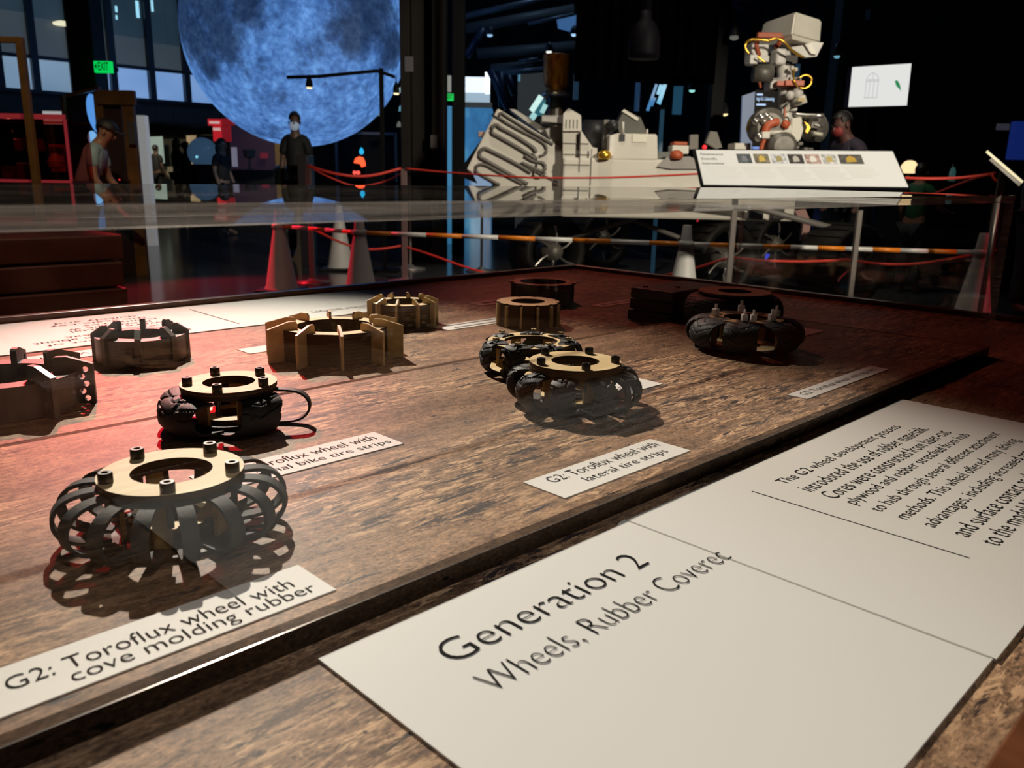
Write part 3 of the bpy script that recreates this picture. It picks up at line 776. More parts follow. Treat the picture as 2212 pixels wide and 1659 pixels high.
# spool: pale notched ring with posts let into the slots
sp = thing('prototype_wheel', 'pale plywood spool with small posts in its notched rim, above the torn patch wheel', 'wheel', group='solid wheels')
ring_plate('ring_stack', sp, .037, .066, .001, .046, PLYR, 12, .004, nw=.16)
ring_plate('top_ring', sp, .037, .068, .047, .004, PLYR, 12, .006, nw=.16)
for i in range(12):
    a = 2*PI*(i+.08)/12; bm = B(); box(bm, (.067*math.cos(a), .067*math.sin(a), .0235), (.008, .0045, .046), Matrix.Rotation(a, 3, 'Z')); obj('post', bm, FIN, sp)
sp.location = (1.290, 1.250, ZT)
ds = thing('prototype_wheel', 'dark unlit plywood ring with wide notches, farther than the pale spool', 'wheel', group='solid wheels')
ring_plate('ring_stack', ds, .062, .082, .001, .046, PLYR, 10, .006, nw=.45)
ring_plate('top_ring', ds, .060, .086, .047, .004, PLYR, 10, .008, nw=.4)
ds.location = (1.567, 1.467, ZT)
bk = thing('slatted_block', 'dark slatted block of stacked boards behind the fat tyre wheel', 'block', (1.62, 1.09, ZT))
for i in range(3):
    bm = B(); box2(bm, (1.515+.003*(i % 2), 1.030, ZT+.001+.0255*i), (1.72, 1.15-.003*i, ZT+.0245+.0255*i), .002); obj('board', bm, DKWOOD, bk)
bm = B()
cyl(bm, (1.545, 1.125, ZT+.075), (1.545, 1.125, ZT+.0785), .006); obj('screw', bm, mat('red_screw', (.25, .04, .03), .4), bk)
bm = B(); cyl(bm, (1.60, 1.075, ZT+.075), (1.60, 1.075, ZT+.0785), .006); obj('screw', bm, mat('red_screw', (.25, .04, .03), .4), bk)

# ================================================================== THE HALL BEHIND THE TABLE
# ------------------------------------------------------------------ hanging moon
g = NG('moon_skin')
big = g.noise((.62, .62, .62), 5, .58, 'Object', .25); fine = g.noise((3.6, 3.6, 3.6), 6, .72); speck = g.noise((13, 13, 13), 3, .6)
msum = None
for px, py, rr in ((452, 60, .50), (490, 105, .42), (530, 45, .50), (560, 112, .30), (514, 156, .22), (590, -40, .45), (760, -25, .55), (822, 45, .50), (792, 85, .36), (846, 105, .28), (690, -45, .45), (600, 60, .25)):
    dx, dz = (px-640)/222*1.485, -(py-70)/222*1.485; dd = math.sqrt(max(.01, 1.485**2-dx*dx-dz*dz))
    pos = S*dx + V3((0, 0, dz)) - F*dd
    vm = g.node('VectorMath', operation='DISTANCE'); g.link(g.tc.outputs['Object'], vm.inputs[0]); vm.inputs[1].default_value = pos
    mr = g.node('MapRange'); mr.inputs[1].default_value = rr*1.25; mr.inputs[2].default_value = rr*.35; mr.inputs[3].default_value = 0; mr.inputs[4].default_value = 1
    g.link(vm.outputs['Value'], mr.inputs[0])
    if msum is None: msum = mr.outputs[0]
    else:
        ad = g.node('Math', operation='MAXIMUM'); g.link(msum, ad.inputs[0]); g.link(mr.outputs[0], ad.inputs[1]); msum = ad.outputs[0]
nz2 = g.noise((2.6, 2.6, 2.6), 8, .74)
ma = g.node('Math', operation='MULTIPLY_ADD'); g.link(msum, ma.inputs[0]); ma.inputs[1].default_value = .40; g.link(nz2, ma.inputs[2])
mar = g.ramp(ma.outputs[0], [(.42, (.095, .235, .58)), (.54, (.068, .178, .46)), (.66, (.034, .084, .225)), (.82, (.018, .042, .11))])
c = g.mix(1., mar, g.ramp(fine, [(.3, (.62, .66, .72)), (.5, (1, 1, 1)), (.66, (1.5, 1.42, 1.3)), (.75, (2.1, 1.9, 1.6))]), 'MULTIPLY')
c = g.mix(1., c, g.ramp(speck, [(.35, (.68, .72, .78)), (.5, (1, 1, 1)), (.68, (1.4, 1.35, 1.25))]), 'MULTIPLY')
vo = g.node('TexVoronoi'); vo.inputs['Scale'].default_value = 5.5; g.link(g.tc.outputs['Object'], vo.inputs['Vector'])
c = g.mix(1., c, g.ramp(vo.outputs['Distance'], [(.0, (1.35, 1.3, 1.2)), (.10, (.82, .85, .9)), (.25, (1, 1, 1))]), 'MULTIPLY')
g.b.inputs['Base Color'].default_value = (.02, .03, .05, 1); g.link(c, g.b.inputs['Emission Color']); g.b.inputs['Emission Strength'].default_value = 1.0
g.b.inputs['Roughness'].default_value = .8
MD = 12.
bm = B(); mc = P(640, 70, MD); ball(bm, (0, 0, 0), 1.485, 64, 40)
mo = obj('hanging_moon', bm, g.m, None, True); mo.location = mc; tag(mo, 'huge glowing blue moon globe hanging over the hall', 'moon')
bm = B(); cyl(bm, mc+V3((0, 0, 1.48)), (mc.x, mc.y, 10.6), .012, None, 6); obj('cable', bm, BLACK, mo)

# ------------------------------------------------------------------ lamp post with a swung arm
d = 9.0
lp = thing('lamp_post', 'black post with long arm crossing the lower part of the moon', 'lamp', F*d + S*P(825, 250, d).dot(S))
s0 = P(824, 230, d).dot(S); bm = B(); fbox(bm, s0-.022, s0+.022, d, d+.044, 0, P(823, 147, d).z, .004); obj('post', bm, BLACK, lp)
bm = B(); tube(bm, [P(620, 167, d-.3), P(690, 165, d-.15), P(815, 153, d), P(824, 156, d), P(852, 166, d+.1)], .017, 8, 0); obj('arm', bm, BLACK, lp)
bm = B(); fbox(bm, s0-.16, s0+.16, d-.12, d+.16, 0, .03); obj('foot', bm, BLACK, lp)
for x, y, yb, dd in ((668, 166, 190, d-.2), (856, 168, 203, d+.1)):
    p = P(x, yb-6, dd)
    bm = B(); lathe_c(bm, [(.032, -.02), (.036, .0), (.028, .05), (.014, .08), (.006, .1)], p, 14); h = obj('lamp_head', bm, BLACK, lp, True)
    bm = B(); lathe_c(bm, [(.002, -.036), (.024, -.034), (.029, -.021), (.029, -.018)], p, 14); obj('bulb', bm, glow('warm_bulb', (1, .80, .42), 1.6), h, True)
    bm = B(); cyl(bm, p+V3((0, 0, .09)), P(x, y-2, dd), .005, None, 6); obj('stem', bm, BLACK, h)

# ------------------------------------------------------------------ timber frame, red case, plank plinth
d = 6.0
pl = thing('plank_plinth', 'low plinth of three thick dark red planks behind the Generation 1 panel', 'plinth', F*6.6 + S*(-4.2))
CR = F*6.1 + S*P(272, 590, 6.1).dot(S); zt = P(262, 503, 6.1).z
for i in range(3):
    bm = B(); box2(bm, (CR.x-3.2, CR.y, .004+zt/3*i), (CR.x-.015*(i % 2), CR.y+1.7, zt/3*(i+1)-.012), .012); obj('plank', bm, PLANKR, pl)
bm = B(); box2(bm, (CR.x-3.1, CR.y+.06, .002), (CR.x-.09, CR.y+1.6, zt-.02)); obj('core', bm, BLACK, pl)
d = 6.35
fr = thing('timber_gallows', 'orange timber gallows standing on the dark red plank plinth', 'frame', F*d + S*P(60, 300, d).dot(S) + V3((0, 0, zt)))
sa = P(58, 250, d).dot(S); zb = P(45, 92, d).z
bm = B(); fbox(bm, sa-.024, sa+.024, d, d+.05, zt, zb, .003); obj('post', bm, TIMB, fr)
bm = B(); fbox(bm, sa-.55, sa+.024, d, d+.05, zb, zb+.04, .003); obj('beam', bm, TIMB, fr)
d = 6.5
rc = thing('red_case', 'red tinted clear display case on the plank plinth beside the timber frame', 'display case', F*d + S*P(60, 330, d).dot(S) + V3((0, 0, zt)))
sA, sB = -4.6, P(148, 330, d).dot(S); zB, zC = P(120, 392, d).z, P(120, 262, d).z
REDG = tinted('red_tinted_acrylic', (.80, .38, .36), .10)
point('red_case_lamp', F*6.72 + S*(-3.95) + V3((0, 0, 1.30)), .9, (1, .75, .6), 0); REDE = mat('red_edge', (.35, .05, .05), .3, emit=(.10, .006, .012), estr=1)  # unseen point light added to brighten the inside of the case
bm = B(); fbox(bm, sA, sB, d, d+.35, zt, zB); obj('pedestal', bm, mat('pedestal_brown', (.045, .012, .012), .5), rc)
bm = B(); fbox(bm, sA, sB, d, d+.012, zB, zC); obj('front_pane', bm, REDG, rc)
bm = B(); fbox(bm, sB-.012, sB, d+.012, d+.35, zB, zC); obj('end_pane', bm, REDG, rc)
bm = B(); fbox(bm, sA, sB, d, d+.35, zC, zC+.012); obj('top_pane', bm, REDG, rc)
for a in ((sA, sB, d-.004, d+.012, zC+.013, zC+.05), (sB-.012, sB+.006, d-.005, d+.01, zB, zC+.012), (sA, sB, d-.004, d+.01, zB-.012, zB+.01)):
    bm = B(); fbox(bm, *a); obj('edge_strip', bm, REDE, rc)
for k, (x0, x1, y0, y1, cc) in enumerate(((30, 92, 300, 326, (.12, .03, .012)), (36, 66, 352, 388, (.10, .05, .04)), (108, 138, 312, 372, (.42, .03, .03)), (110, 134, 340, 366, (.38, .30, .20)), (2, 60, 360, 386, (.08, .012, .012)))):
    bm = B()
    if k == 3: lathe_c(bm, [(.02, 0), (.055, .02), (.06, .06), (.03, .11), (.012, .12)], P((x0+x1)/2, y1, d+.08), 18)
    else: vbox(bm, x0, x1, y0, y1, d+.10+.05*k, .04, .006)
    o = obj('case_exhibit', bm, mat('exh%d' % k, cc, .5, noise_amt=.3, nscale=8)); tag(o, ['long brown block inside the red tinted case', 'short upright brown piece at the base of the red tinted case', 'bright red upright panel in the corner of the red tinted case', 'small cream pot before the bright red panel in the red case', 'dark red tray along the bottom of the red tinted case'][k], 'exhibit', 'exhibits in the red case')
bm = B(); vbox(bm, 93, 141, 240, 268, 9.5, .02); tag(obj('wall_sign', bm, mat('lit_sign', (.5, .48, .48), .5, emit=(.42, .40, .40), estr=.8)), 'pale lit sign panel above the red tinted case', 'sign')

# ------------------------------------------------------------------ timber booth with a lit mirror
d = 8.2
bo = thing('timber_booth', 'orange timber booth with a dark doorway and a curved lit mirror inside', 'booth', F*d + S*P(240, 300, d).dot(S))
DOORD = mat('booth_dark', (.018, .006, .004), .6); BOD = mat('booth_black', (.010, .009, .009), .7)
def bpart(nm, x0, x1, y0, y1, dd, th, m, bev=.004, zf=False):
    bm = B(); xm, ym = (x0+x1)/2, (y0+y1)/2
    a, b = P(x0, ym, dd).dot(S), P(x1, ym, dd).dot(S)
    fbox(bm, a, b, dd, dd+th, 0 if zf else P(xm, y1, dd).z, P(xm, y0, dd).z, bev); return obj(nm, bm, m, bo)
bpart('side_post', 210, 228, 200, 400, d, .06, TIMB, zf=True)
bpart('side_post', 268, 293, 195, 400, d, .06, TIMB, zf=True)
bpart('lintel', 208, 290, 195, 226, d-.02, .05, TIMB)
bpart('door_leaf', 228, 268, 226, 400, d+.03, .03, DOORD, zf=True)  # dark sheet standing for the shade in the open doorway
bpart('control_plate', 276, 291, 262, 312, d-.04, .03, mat('plate_grey', (.06, .06, .055), .4))
bpart('rear_post', 139, 146, 205, 400, d+.55, .06, TIMB, zf=True)
bm = B(); prism(bm, [(138, 210), (140, 203), (212, 186), (212, 193)], d+.35, .06); obj('top_beam', bm, TIMB, bo)
bpart('back_board', 146, 212, 205, 400, d+.75, .04, BOD, zf=True)
bm = B(); lathe_c(bm, [(.001, .0), (.05, .006), (.09, .02), (.10, .045)], P(203, 250, d+.5), 24, Matrix.Rotation(1.2, 3, 'X')@Matrix.Diagonal((.75, 2.1, 1)))
obj('mirror', bm, glow('mirror_blue', (.10, .32, .80), .9), bo, True)
bm = B(); ball(bm, P(200, 298, d+.5), .05, 14, 10, (.9, .9, 1.4)); obj('mirror_light', bm, glow('mirror_pale', (.20, .48, .85), .9), bo, True)
bm = B(); ball(bm, P(258, 390, d-.1), .012, 10, 8); tag(obj('indicator_lamp', bm, glow('red_dot', (1, .05, .04), 1.5)), 'tiny red indicator lamp at the foot of the booth doorway', 'lamp')
bm = B(); vbox(bm, 248, 262, 389, 396, d-.14, .05); obj('lamp_box', bm, BLACK, bo)

# ------------------------------------------------------------------ exit signs
def exit_sign(lb, x0, x1, y0, y1, d, arrow=True):
    t = thing('exit_sign', lb, 'sign', P((x0+x1)/2, y1, d))
    bm = B(); vbox(bm, x0, x1, y0, y1, d, .05); obj('housing', bm, glow('exit_green', (.0, .62, .09), 1.), t)
    a, b = P(x0, y1, d-.004), P(x1, y1, d-.004); wdt = (b-a).dot(S); hh = (y1-y0)*PX(d)
    place_text('lettering', ['EXIT'], t, mat('exit_dark', (.005, .03, .008), .5), a+S*(wdt*.26)+V3((0, 0, hh*.2)), S, (0, 0, 1), wdt*.62, hh*.62, bold=.02)
    bm = B(); p = a+V3((0, 0, hh*.5)); prism3(bm, [p+S*wdt*.06, p+S*wdt*.18+V3((0, 0, hh*.22)), p+S*wdt*.18-V3((0, 0, hh*.22))], F*.003); obj('arrow', bm, MATS['exit_dark'], t)
    bm = B(); fbox(bm, a.dot(S)+wdt*.3, a.dot(S)+wdt*.7, d+.05, d+.3, p.z-.02, p.z+.02); obj('bracket', bm, BLACK, t)
exit_sign('green EXIT sign with arrow fixed to the thick black column', 203, 240, 132, 157, 9.5)
exit_sign('small green exit sign in the slit beside the wide brown column', 963, 979, 202, 217, 10.6)
EXITL = point('exit_glow', P(222, 150, 9.3), .6, (.1, 1, .2), .04)

# ------------------------------------------------------------------ lobby beneath the glazing
d = 11.5
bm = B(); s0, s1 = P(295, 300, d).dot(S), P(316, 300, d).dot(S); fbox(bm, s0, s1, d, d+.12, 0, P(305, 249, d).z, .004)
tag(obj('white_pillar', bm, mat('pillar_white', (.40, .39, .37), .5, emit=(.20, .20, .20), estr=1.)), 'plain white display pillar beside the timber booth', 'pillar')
LOB = mat('lobby_beige', (.30, .27, .20), .8)
t = thing('lobby_partition', 'beige lobby partition with a dark doorway behind the far visitors', 'partition', F*24 + S*(-10.2))
for nm, x0, x1, y0, y1, m in (('lintel', 300, 470, 262, 290, LOB), ('jamb', 405, 426, 290, 395, mat('jamb_cream', (.62, .52, .36), .7)), ('base_wall', 300, 405, 360, 400, LOB), ('dark_recess', 300, 405, 290, 360, mat('recess', (.03, .028, .02), .8))):
    bm = B(); dd = 24 if nm != 'dark_recess' else 24.4
    a, b = P(x0, 330, dd).dot(S), P(x1, 330, dd).dot(S); fbox(bm, a, b, dd, dd+.2, max(0, P(350, y1, dd).z) if y1 < 392 else 0, P(350, y0, dd).z); obj(nm, bm, m, t)
bm = B(); vbox(bm, 318, 352, 294, 352, 23.7, .05); tag(obj('lobby_screen', bm, glow('pale_green_screen', (.26, .33, .27), .9)), 'pale green lit board in the lobby behind the standing silhouette', 'screen')
def counter(name, lb, cat, x0, x1, ytop, d, th, m):
    bm = B(); a, b = P(x0, ytop, d).dot(S), P(x1, ytop, d).dot(S); fbox(bm, a, b, d, d+th, 0, P((x0+x1)/2, ytop, d).z, .005); return tag(obj(name, bm, m), lb, cat)
counter('lobby_counter', 'long dark counter under the red hanging sign', 'counter', 425, 590, 366, 14.5, .6, mat('counter_dark', (.008, .008, .009), .5))
counter('floor_kiosk', 'black kiosk next to the masked person', 'kiosk', 641, 664, 335, 9.4, .3, mat('kiosk', (.010, .010, .013), .5))
bm = B(); t = thing('hanging_sign', 'red two sided hanging sign with pale bands over the lobby counter', 'sign', P(475, 305, 14))
RS = glow('sign_red', (.42, .012, .018), 1.); RSD = glow('sign_dark_red', (.16, .006, .010), 1.)
vbox(bm, 449, 476, 257, 271, 14, .05); obj('top_panel', bm, RS, t); bm = B(); vbox(bm, 477, 505, 256, 270, 14.05, .05); obj('top_panel', bm, RSD, t)
bm = B(); vbox(bm, 460, 477, 271, 305, 14, .04); obj('drop_panel', bm, RS, t); bm = B(); vbox(bm, 477, 498, 271, 306, 14.05, .04); obj('drop_panel', bm, RSD, t)
bm = B(); vbox(bm, 452, 474, 262, 267, 13.98, .01); obj('pale_band', bm, glow('sign_pale', (.55, .35, .33), 1.), t)
bm = B(); vbox(bm, 460, 476, 276, 282, 13.98, .01); obj('pale_band', bm, MATS['sign_pale'], t)
bm = B(); cyl(bm, P(477, 256, 14.03), P(477, 230, 14.03), .01, None, 6); obj('hanger', bm, BLACK, t)
bm = B(); a, b = P(497, 320, 15.2).dot(S), P(590, 320, 15.2).dot(S); fbox(bm, a, b, 15.2, 15.3, 0, 1.92); tag(obj('purple_partition', bm, mat('purple_wall', (.035, .020, .040), .7, emit=(.010, .006, .012), estr=1)), 'dim purple partition between the red sign and the tan wall', 'partition')
bm = B(); a, b = P(588, 320, 16).dot(S), P(655, 320, 16).dot(S); fbox(bm, a, b, 16.0, 16.1, 0, 2.05); tag(obj('tan_partition', bm, mat('tan_wall', (.50, .36, .16), .7)), 'tan lit partition under the moon behind the masked person', 'partition')
bm = B(); vbox(bm, 500, 512, 318, 360, 14.2, .02); tag(obj('notice_sheet', bm, mat('sheet_grey', (.5, .48, .52), .7, emit=(.12, .115, .14), estr=1)), 'upright pale notice sheet on the dark lobby counter', 'notice')
bm = B(); vbox(bm, 562, 578, 330, 342, 15.1, .02); tag(obj('red_emblem', bm, glow('dim_red_sign', (.10, .008, .02), 1.)), 'small dim red panel on the purple partition', 'sign')
t = thing('globe_exhibit', 'blue grey domed globe exhibit with a bright blue glint', 'exhibit', F*15.8 + S*P(440, 330, 15.8).dot(S))
bm = B(); ball(bm, P(438, 330, 15.8), .27, 24, 16); obj('globe', bm, mat('globe_blue', (.05, .10, .16), .25, emit=(.02, .045, .08), estr=1), t, True)
bm = B(); p = P(438, 355, 15.8); fbox(bm, p.dot(S)-.2, p.dot(S)+.2, 15.6, 16.0, 0, p.z); obj('stand', bm, BLACK, t)
bm = B(); ball(bm, P(425, 339, 15.5), .02, 10, 8); obj('glint_lamp', bm, glow('glint_blue', (.3, .8, 1), 1.2), t, True)  # glowing ball painted in as a blue glint on the globe
bm = B(); lathe_c(bm, [(.10, 0), (.02, .03), (.018, .18), (.09, .2), (.11, .32), (.1, .33)], P(540, 366, 14.6), 18); tag(obj('desk_ornament', bm, mat('dull_grey', (.09, .085, .075), .4)), 'small rounded grey ornament on the dark lobby counter', 'ornament')
t = thing('waste_bin', 'grey lidded waste bin standing by the masked person', 'bin', F*10.6 + S*P(608, 380, 10.6).dot(S))
p = F*10.6 + S*P(608, 380, 10.6).dot(S); zl = P(608, 367, 10.6).z
bm = B(); lathe_c(bm, [(.075, .0), (.095, zl-.03), (.095, zl-.02)], p, 20); obj('body', bm, mat('bin_grey', (.13, .15, .13), .5), t, True)
bm = B(); lathe_c(bm, [(.10, zl-.02), (.105, zl), (.06, zl+.05), (.03, zl+.055)], p, 20); obj('lid', bm, mat('bin_lid', (.20, .21, .17), .5), t, True)
# neon figure
t = thing('neon_exhibit', 'glowing red hand shaped neon lamp on a dark stand', 'lamp', P(778, 368, 12.5))
bm = B(); prism(bm, [(764, 352), (767, 342), (775, 338), (783, 340), (787, 350), (788, 358), (781, 361), (777, 354), (771, 353)], 12.5, .08); obj('neon_shape', bm, glow('neon_red', (1, .10, .03), 1.6), t)
bm = B(); s0 = P(782, 380, 12.5).dot(S); fbox(bm, s0-.05, s0+.05, 12.5, 12.6, 0, P(782, 361, 12.5).z); obj('stand', bm, BLACK, t)
bm = B(); lathe_c(bm, [(.002, -.045), (.03, -.03), (.036, 0), (.02, .035), (.004, .055)], P(781, 327, 12.5), 16); tag(obj('bulb_lamp', bm, glow('cyan_bulb', (.02, .42, .75), 1.2), None, True), 'single cyan bulb glowing above the red neon hand', 'lamp')
for k, x in enumerate((766, 774)):
    bm = B(); ball(bm, P(x, 373, 12.3), .028, 12, 8); tag(obj('indicator_lamp', bm, glow('red_dot2', (1, .10, .07), 1.3), None, True), ['red dot lamp below the neon hand, on the moon side of a pair', 'red dot lamp below the neon hand, on the rover side of a pair'][k], 'lamp', 'pair of red dots')
# dark picture frame hoarding
t = thing('dark_gate', 'faint grey outlined dark panel frame behind the red neon hand', 'frame', F*13.4 + S*P(760, 330, 13.4).dot(S))
for nm, a in (('upright', (724, 730, 287, 392)), ('upright', (852, 856, 287, 392)), ('crossbar', (724, 856, 285, 291))):
    bm = B(); vbox(bm, *a, 13.4, .06); obj(nm, bm, mat('frame_grey', (.05, .055, .065), .5), t)
bm = B(); a, b = P(726, 330, 13.5).dot(S), P(856, 330, 13.5).dot(S); fbox(bm, a, b, 13.5, 13.55, 0, P(790, 290, 13.5).z); obj('panel', bm, BLACK, t)
for k, (x, y, d) in enumerate(((815, 246, 14.2), (866, 236, 14.4), (866, 196, 14.6), (862, 270, 14.3))):
    t = thing('pendant_lamp', ['conical pale pendant lamp low beside the moon', 'bluish pendant lamp against the brown column edge', 'uppermost small pendant lamp between moon and brown column', 'flat faint pendant lamp below the other pendant lamps'][k], 'lamp', P(x, y, d), 'pendant lamps beside the moon')
    bm = B(); lathe_c(bm, [(.045, -.03), (.03, .03), (.01, .06)], P(x, y, d), 14); obj('shade', bm, glow('pend%d' % k, [(.10, .16, .18), (.12, .30, .42), (.4, .55, .6), (.10, .10, .09)][k], 1.), t, True)
    bm = B(); q = P(x, y, d); cyl(bm, q+V3((0, 0, .05)), (q.x, q.y, 10.6), .004, None, 5); obj('cord', bm, BLACK, t)

# ------------------------------------------------------------------ bright bay in the middle
bm = B(); vbox(bm, 985, 1052, 166, 199, 19, .1); tag(obj('light_window', bm, glow('white_window', (.75, .86, 1.0), 1.25)), 'bright white lit window between the black column and a brace', 'window')
bm = B(); vbox(bm, 985, 1058, 200, 224, 19.1, .1); tag(obj('light_window', bm, glow('pale_window', (.33, .45, .55), 1.)), 'pale lit panel directly below the bright white window', 'window')
bm = B(); q = P(1053, 186, 18.8); cyl(bm, q-V3((0, 0, .16)), q+V3((0, 0, .28)), .055, None, 12); tag(obj('tube_light', bm, glow('tube_white', (.85, .93, 1), 1.5), None, True), 'short upright glowing tube light at the bright window corner', 'light')
bm = B(); ball(bm, P(1052, 194, 18.5), .05, 12, 8); tag(obj('ball_light', bm, glow('tube_white2', (.9, .96, 1), 1.5), None, True), 'round white ball light beneath the upright tube light', 'light')
g = NG('tank_blue'); tn = g.noise((1.6, 1.6, .9), 4, .6); g.link(g.ramp(tn, [(.35, (.010, .06, .15)), (.5, (.02, .15, .34)), (.68, (.10, .36, .55))]), g.b.inputs['Emission Color']); g.b.inputs['Emission Strength'].default_value = .8
bm = B(); a, b = P(955, 290, 15).dot(S), P(1062, 290, 15).dot(S); fbox(bm, a, b, 15, 15.8, 0, P(1030, 233, 15).z); tag(obj('blue_tank', bm, g.m), 'tall glowing blue glass tank behind the tilted rover panel', 'tank')
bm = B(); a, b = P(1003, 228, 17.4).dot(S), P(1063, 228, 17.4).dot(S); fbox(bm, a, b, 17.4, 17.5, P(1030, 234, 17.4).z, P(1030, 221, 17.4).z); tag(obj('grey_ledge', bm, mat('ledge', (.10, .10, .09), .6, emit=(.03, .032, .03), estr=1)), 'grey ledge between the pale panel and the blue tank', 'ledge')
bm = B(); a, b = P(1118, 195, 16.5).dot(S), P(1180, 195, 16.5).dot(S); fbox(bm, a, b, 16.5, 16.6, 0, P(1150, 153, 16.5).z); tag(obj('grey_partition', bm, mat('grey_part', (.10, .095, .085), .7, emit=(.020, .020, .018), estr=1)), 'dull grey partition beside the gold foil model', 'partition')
bm = B(); vbox(bm, 1119, 1124, 155, 175, 16.2, .05); tag(obj('strip_light', bm, glow('strip_cyan', (.08, .22, .32), 1.)), 'small cyan strip light on the edge of the grey partition', 'light')
bm = B(); vbox(bm, 960, 974, 163, 198, 12.5, .05); tag(obj('lit_plate', bm, glow('plate_white', (.22, .22, .20), 1.)), 'dull white lit plate above the small green exit sign', 'sign')
bm = B(); a, b = P(962, 270, 12.8).dot(S), P(976, 270, 12.8).dot(S); fbox(bm, a, b, 12.8, 12.9, 0, P(968, 229, 12.8).z); tag(obj('blue_banner', bm, glow('slit_blue', (.04, .20, .38), .9)), 'narrow blue lit banner below the small green exit sign', 'banner')
# gold foil model
d = 11
gf = thing('foil_model', 'gold foil wrapped spacecraft model on a stand under the ceiling ducts', 'model', F*d + S*P(1200, 250, d).dot(S))
g = NG('gold_foil'); f1 = g.noise((5, 5, 3), 5, .7, 'Object', 2.); g.col(g.ramp(f1, [(.3, (.16, .03, .006)), (.5, (.55, .16, .02)), (.7, (.85, .42, .08))])); g.b.inputs['Metallic'].default_value = .7; g.b.inputs['Roughness'].default_value = .3
g.link(g.ramp(f1, [(.42, (.0, .0, .0)), (.6, (.16, .045, .004)), (.75, (.35, .14, .02))]), g.b.inputs['Emission Color']); g.b.inputs['Emission Strength'].default_value = .0; g.bump(f1, .8, .02)
bm = B(); q = P(1200, 196, d); lathe_c(bm, [(.10, 0), (.155, .06), (.165, .3), (.17, .42), (.13, .43)], q, 14); obj('foil_drum', bm, g.m, gf, None)
bm = B(); q2 = P(1200, 208, d); lathe_c(bm, [(.15, -.01), (.18, 0), (.18, .035), (.14, .045), (.1, .08)], q2, 24); obj('ring', bm, SILV, gf, True)
bm = B(); cyl(bm, (q2.x, q2.y, 0), q2, .10, None, 16); obj('stand', bm, mat('stand_brown', (.05, .035, .02), .4), gf)
spot('foil_spot', fl(8.6, .3, 4.2), q+V3((0, 0, .2)), 30, (1, .8, .5), 16, .5)
# lit glass tubes
for k, (pts, m, r) in enumerate((([(1169, 208), (1148, 240)], 'tube_a', .035), ([(1179, 226), (1170, 244)], 'tube_b', .03), ([(1157, 255), (1147, 247)], 'tube_b', .04))):
    bm = B(); tube(bm, [P(x, y, 10.4) for x, y in pts], r, 10, 0)
    tag(obj('glass_tube', bm, glow(m, [(.55, .80, .75), (.30, .55, .55)][m == 'tube_b'], 1.1), None, True), ['long slanted glowing glass tube before the gold foil model stand', 'short slanted glass tube below the model ring', 'glowing glass tube end just above the rover tower'][k], 'tube', 'lit glass tubes')
bm = B(); prism(bm, [(1166, 215), (1180, 216), (1170, 250), (1148, 250)], 10.5, .05); tag(obj('glass_case', bm, mat('teal_glass', (.02, .07, .09), .1, emit=(.02, .09, .12), estr=1)), 'slanted teal glass plate between the glowing glass tubes', 'glass')
bm = B(); s0 = P(1163, 300, 10.6).dot(S); fbox(bm, s0-.12, s0+.12, 10.56, 10.8, 0, P(1163, 251, 10.6).z); tag(obj('exhibit_plinth', bm, BLACK), 'black plinth carrying the teal glass plate', 'plinth')
t = thing('ceiling_screen', 'small blue screen hung in the ceiling by the black curtain edge', 'screen', P(1224, 70, 17))
bm = B(); prism(bm, [(1203, 38), (1249, 32), (1249, 72), (1225, 65), (1206, 60)], 17, .1); obj('panel', bm, glow('blue_screen', (.035, .10, .24), 1.), t)
q = P(1226, 36, 17.05); bm = B(); cyl(bm, q, (q.x, q.y, 10.6), .02, None, 6); obj('hanger', bm, BLACK, t)

# black drape, bell lamp
d = 9.7
dr = thing('black_drape', 'wide black drape hanging behind the rover from the ceiling', 'curtain', P(1395, 180, d))
bm = B(); a, b = P(1243, 90, d).dot(S), P(1549, 90, d).dot(S); nF = 60; zt2, zb2 = 10.6, P(1395, 178, d).z
fr_, bk_ = [], []
for i in range(nF+1):
    s = a+(b-a)*i/nF; off = .05*math.sin(i*1.1)+.02*math.sin(i*2.7); q = F*(d+off)+S*s
    fr_.append((bm.verts.new((q.x, q.y, zb2)), bm.verts.new((q.x, q.y, zt2)))); q = F*(d+off+.02)+S*s; bk_.append((bm.verts.new((q.x, q.y, zb2)), bm.verts.new((q.x, q.y, zt2))))
for i in range(nF):
    bm.faces.new((fr_[i][0], fr_[i+1][0], fr_[i+1][1], fr_[i][1])); bm.faces.new((bk_[i][0], bk_[i][1], bk_[i+1][1], bk_[i+1][0])); bm.faces.new((fr_[i][0], bk_[i][0], bk_[i+1][0], fr_[i+1][0]))
obj('cloth', bm, mat('drape_black', (.0006, .0006, .0007), .95, spec=.02), dr, True)
d = 6.5
t = thing('bell_lamp', 'large dark bell shaped pendant lamp before the black drape', 'lamp', P(1390, 127, d))
q = P(1390, 127, d); k = PX(d)
BELL = mat('bell_dark', (.0025, .0022, .0036), .6, spec=.06)
bm = B(); lathe_c(bm, [(31*k, 0), (32*k, 10*k), (31*k, 40*k), (24*k, 62*k), (12*k, 76*k), (11*k, 90*k)], q, 28); obj('shade', bm, BELL, t, True)
bm = B(); cyl(bm, q+V3((0, 0, 88*k)), (q.x, q.y, 10.6), 10*k, None, 14); obj('stem', bm, BELL, t, True)
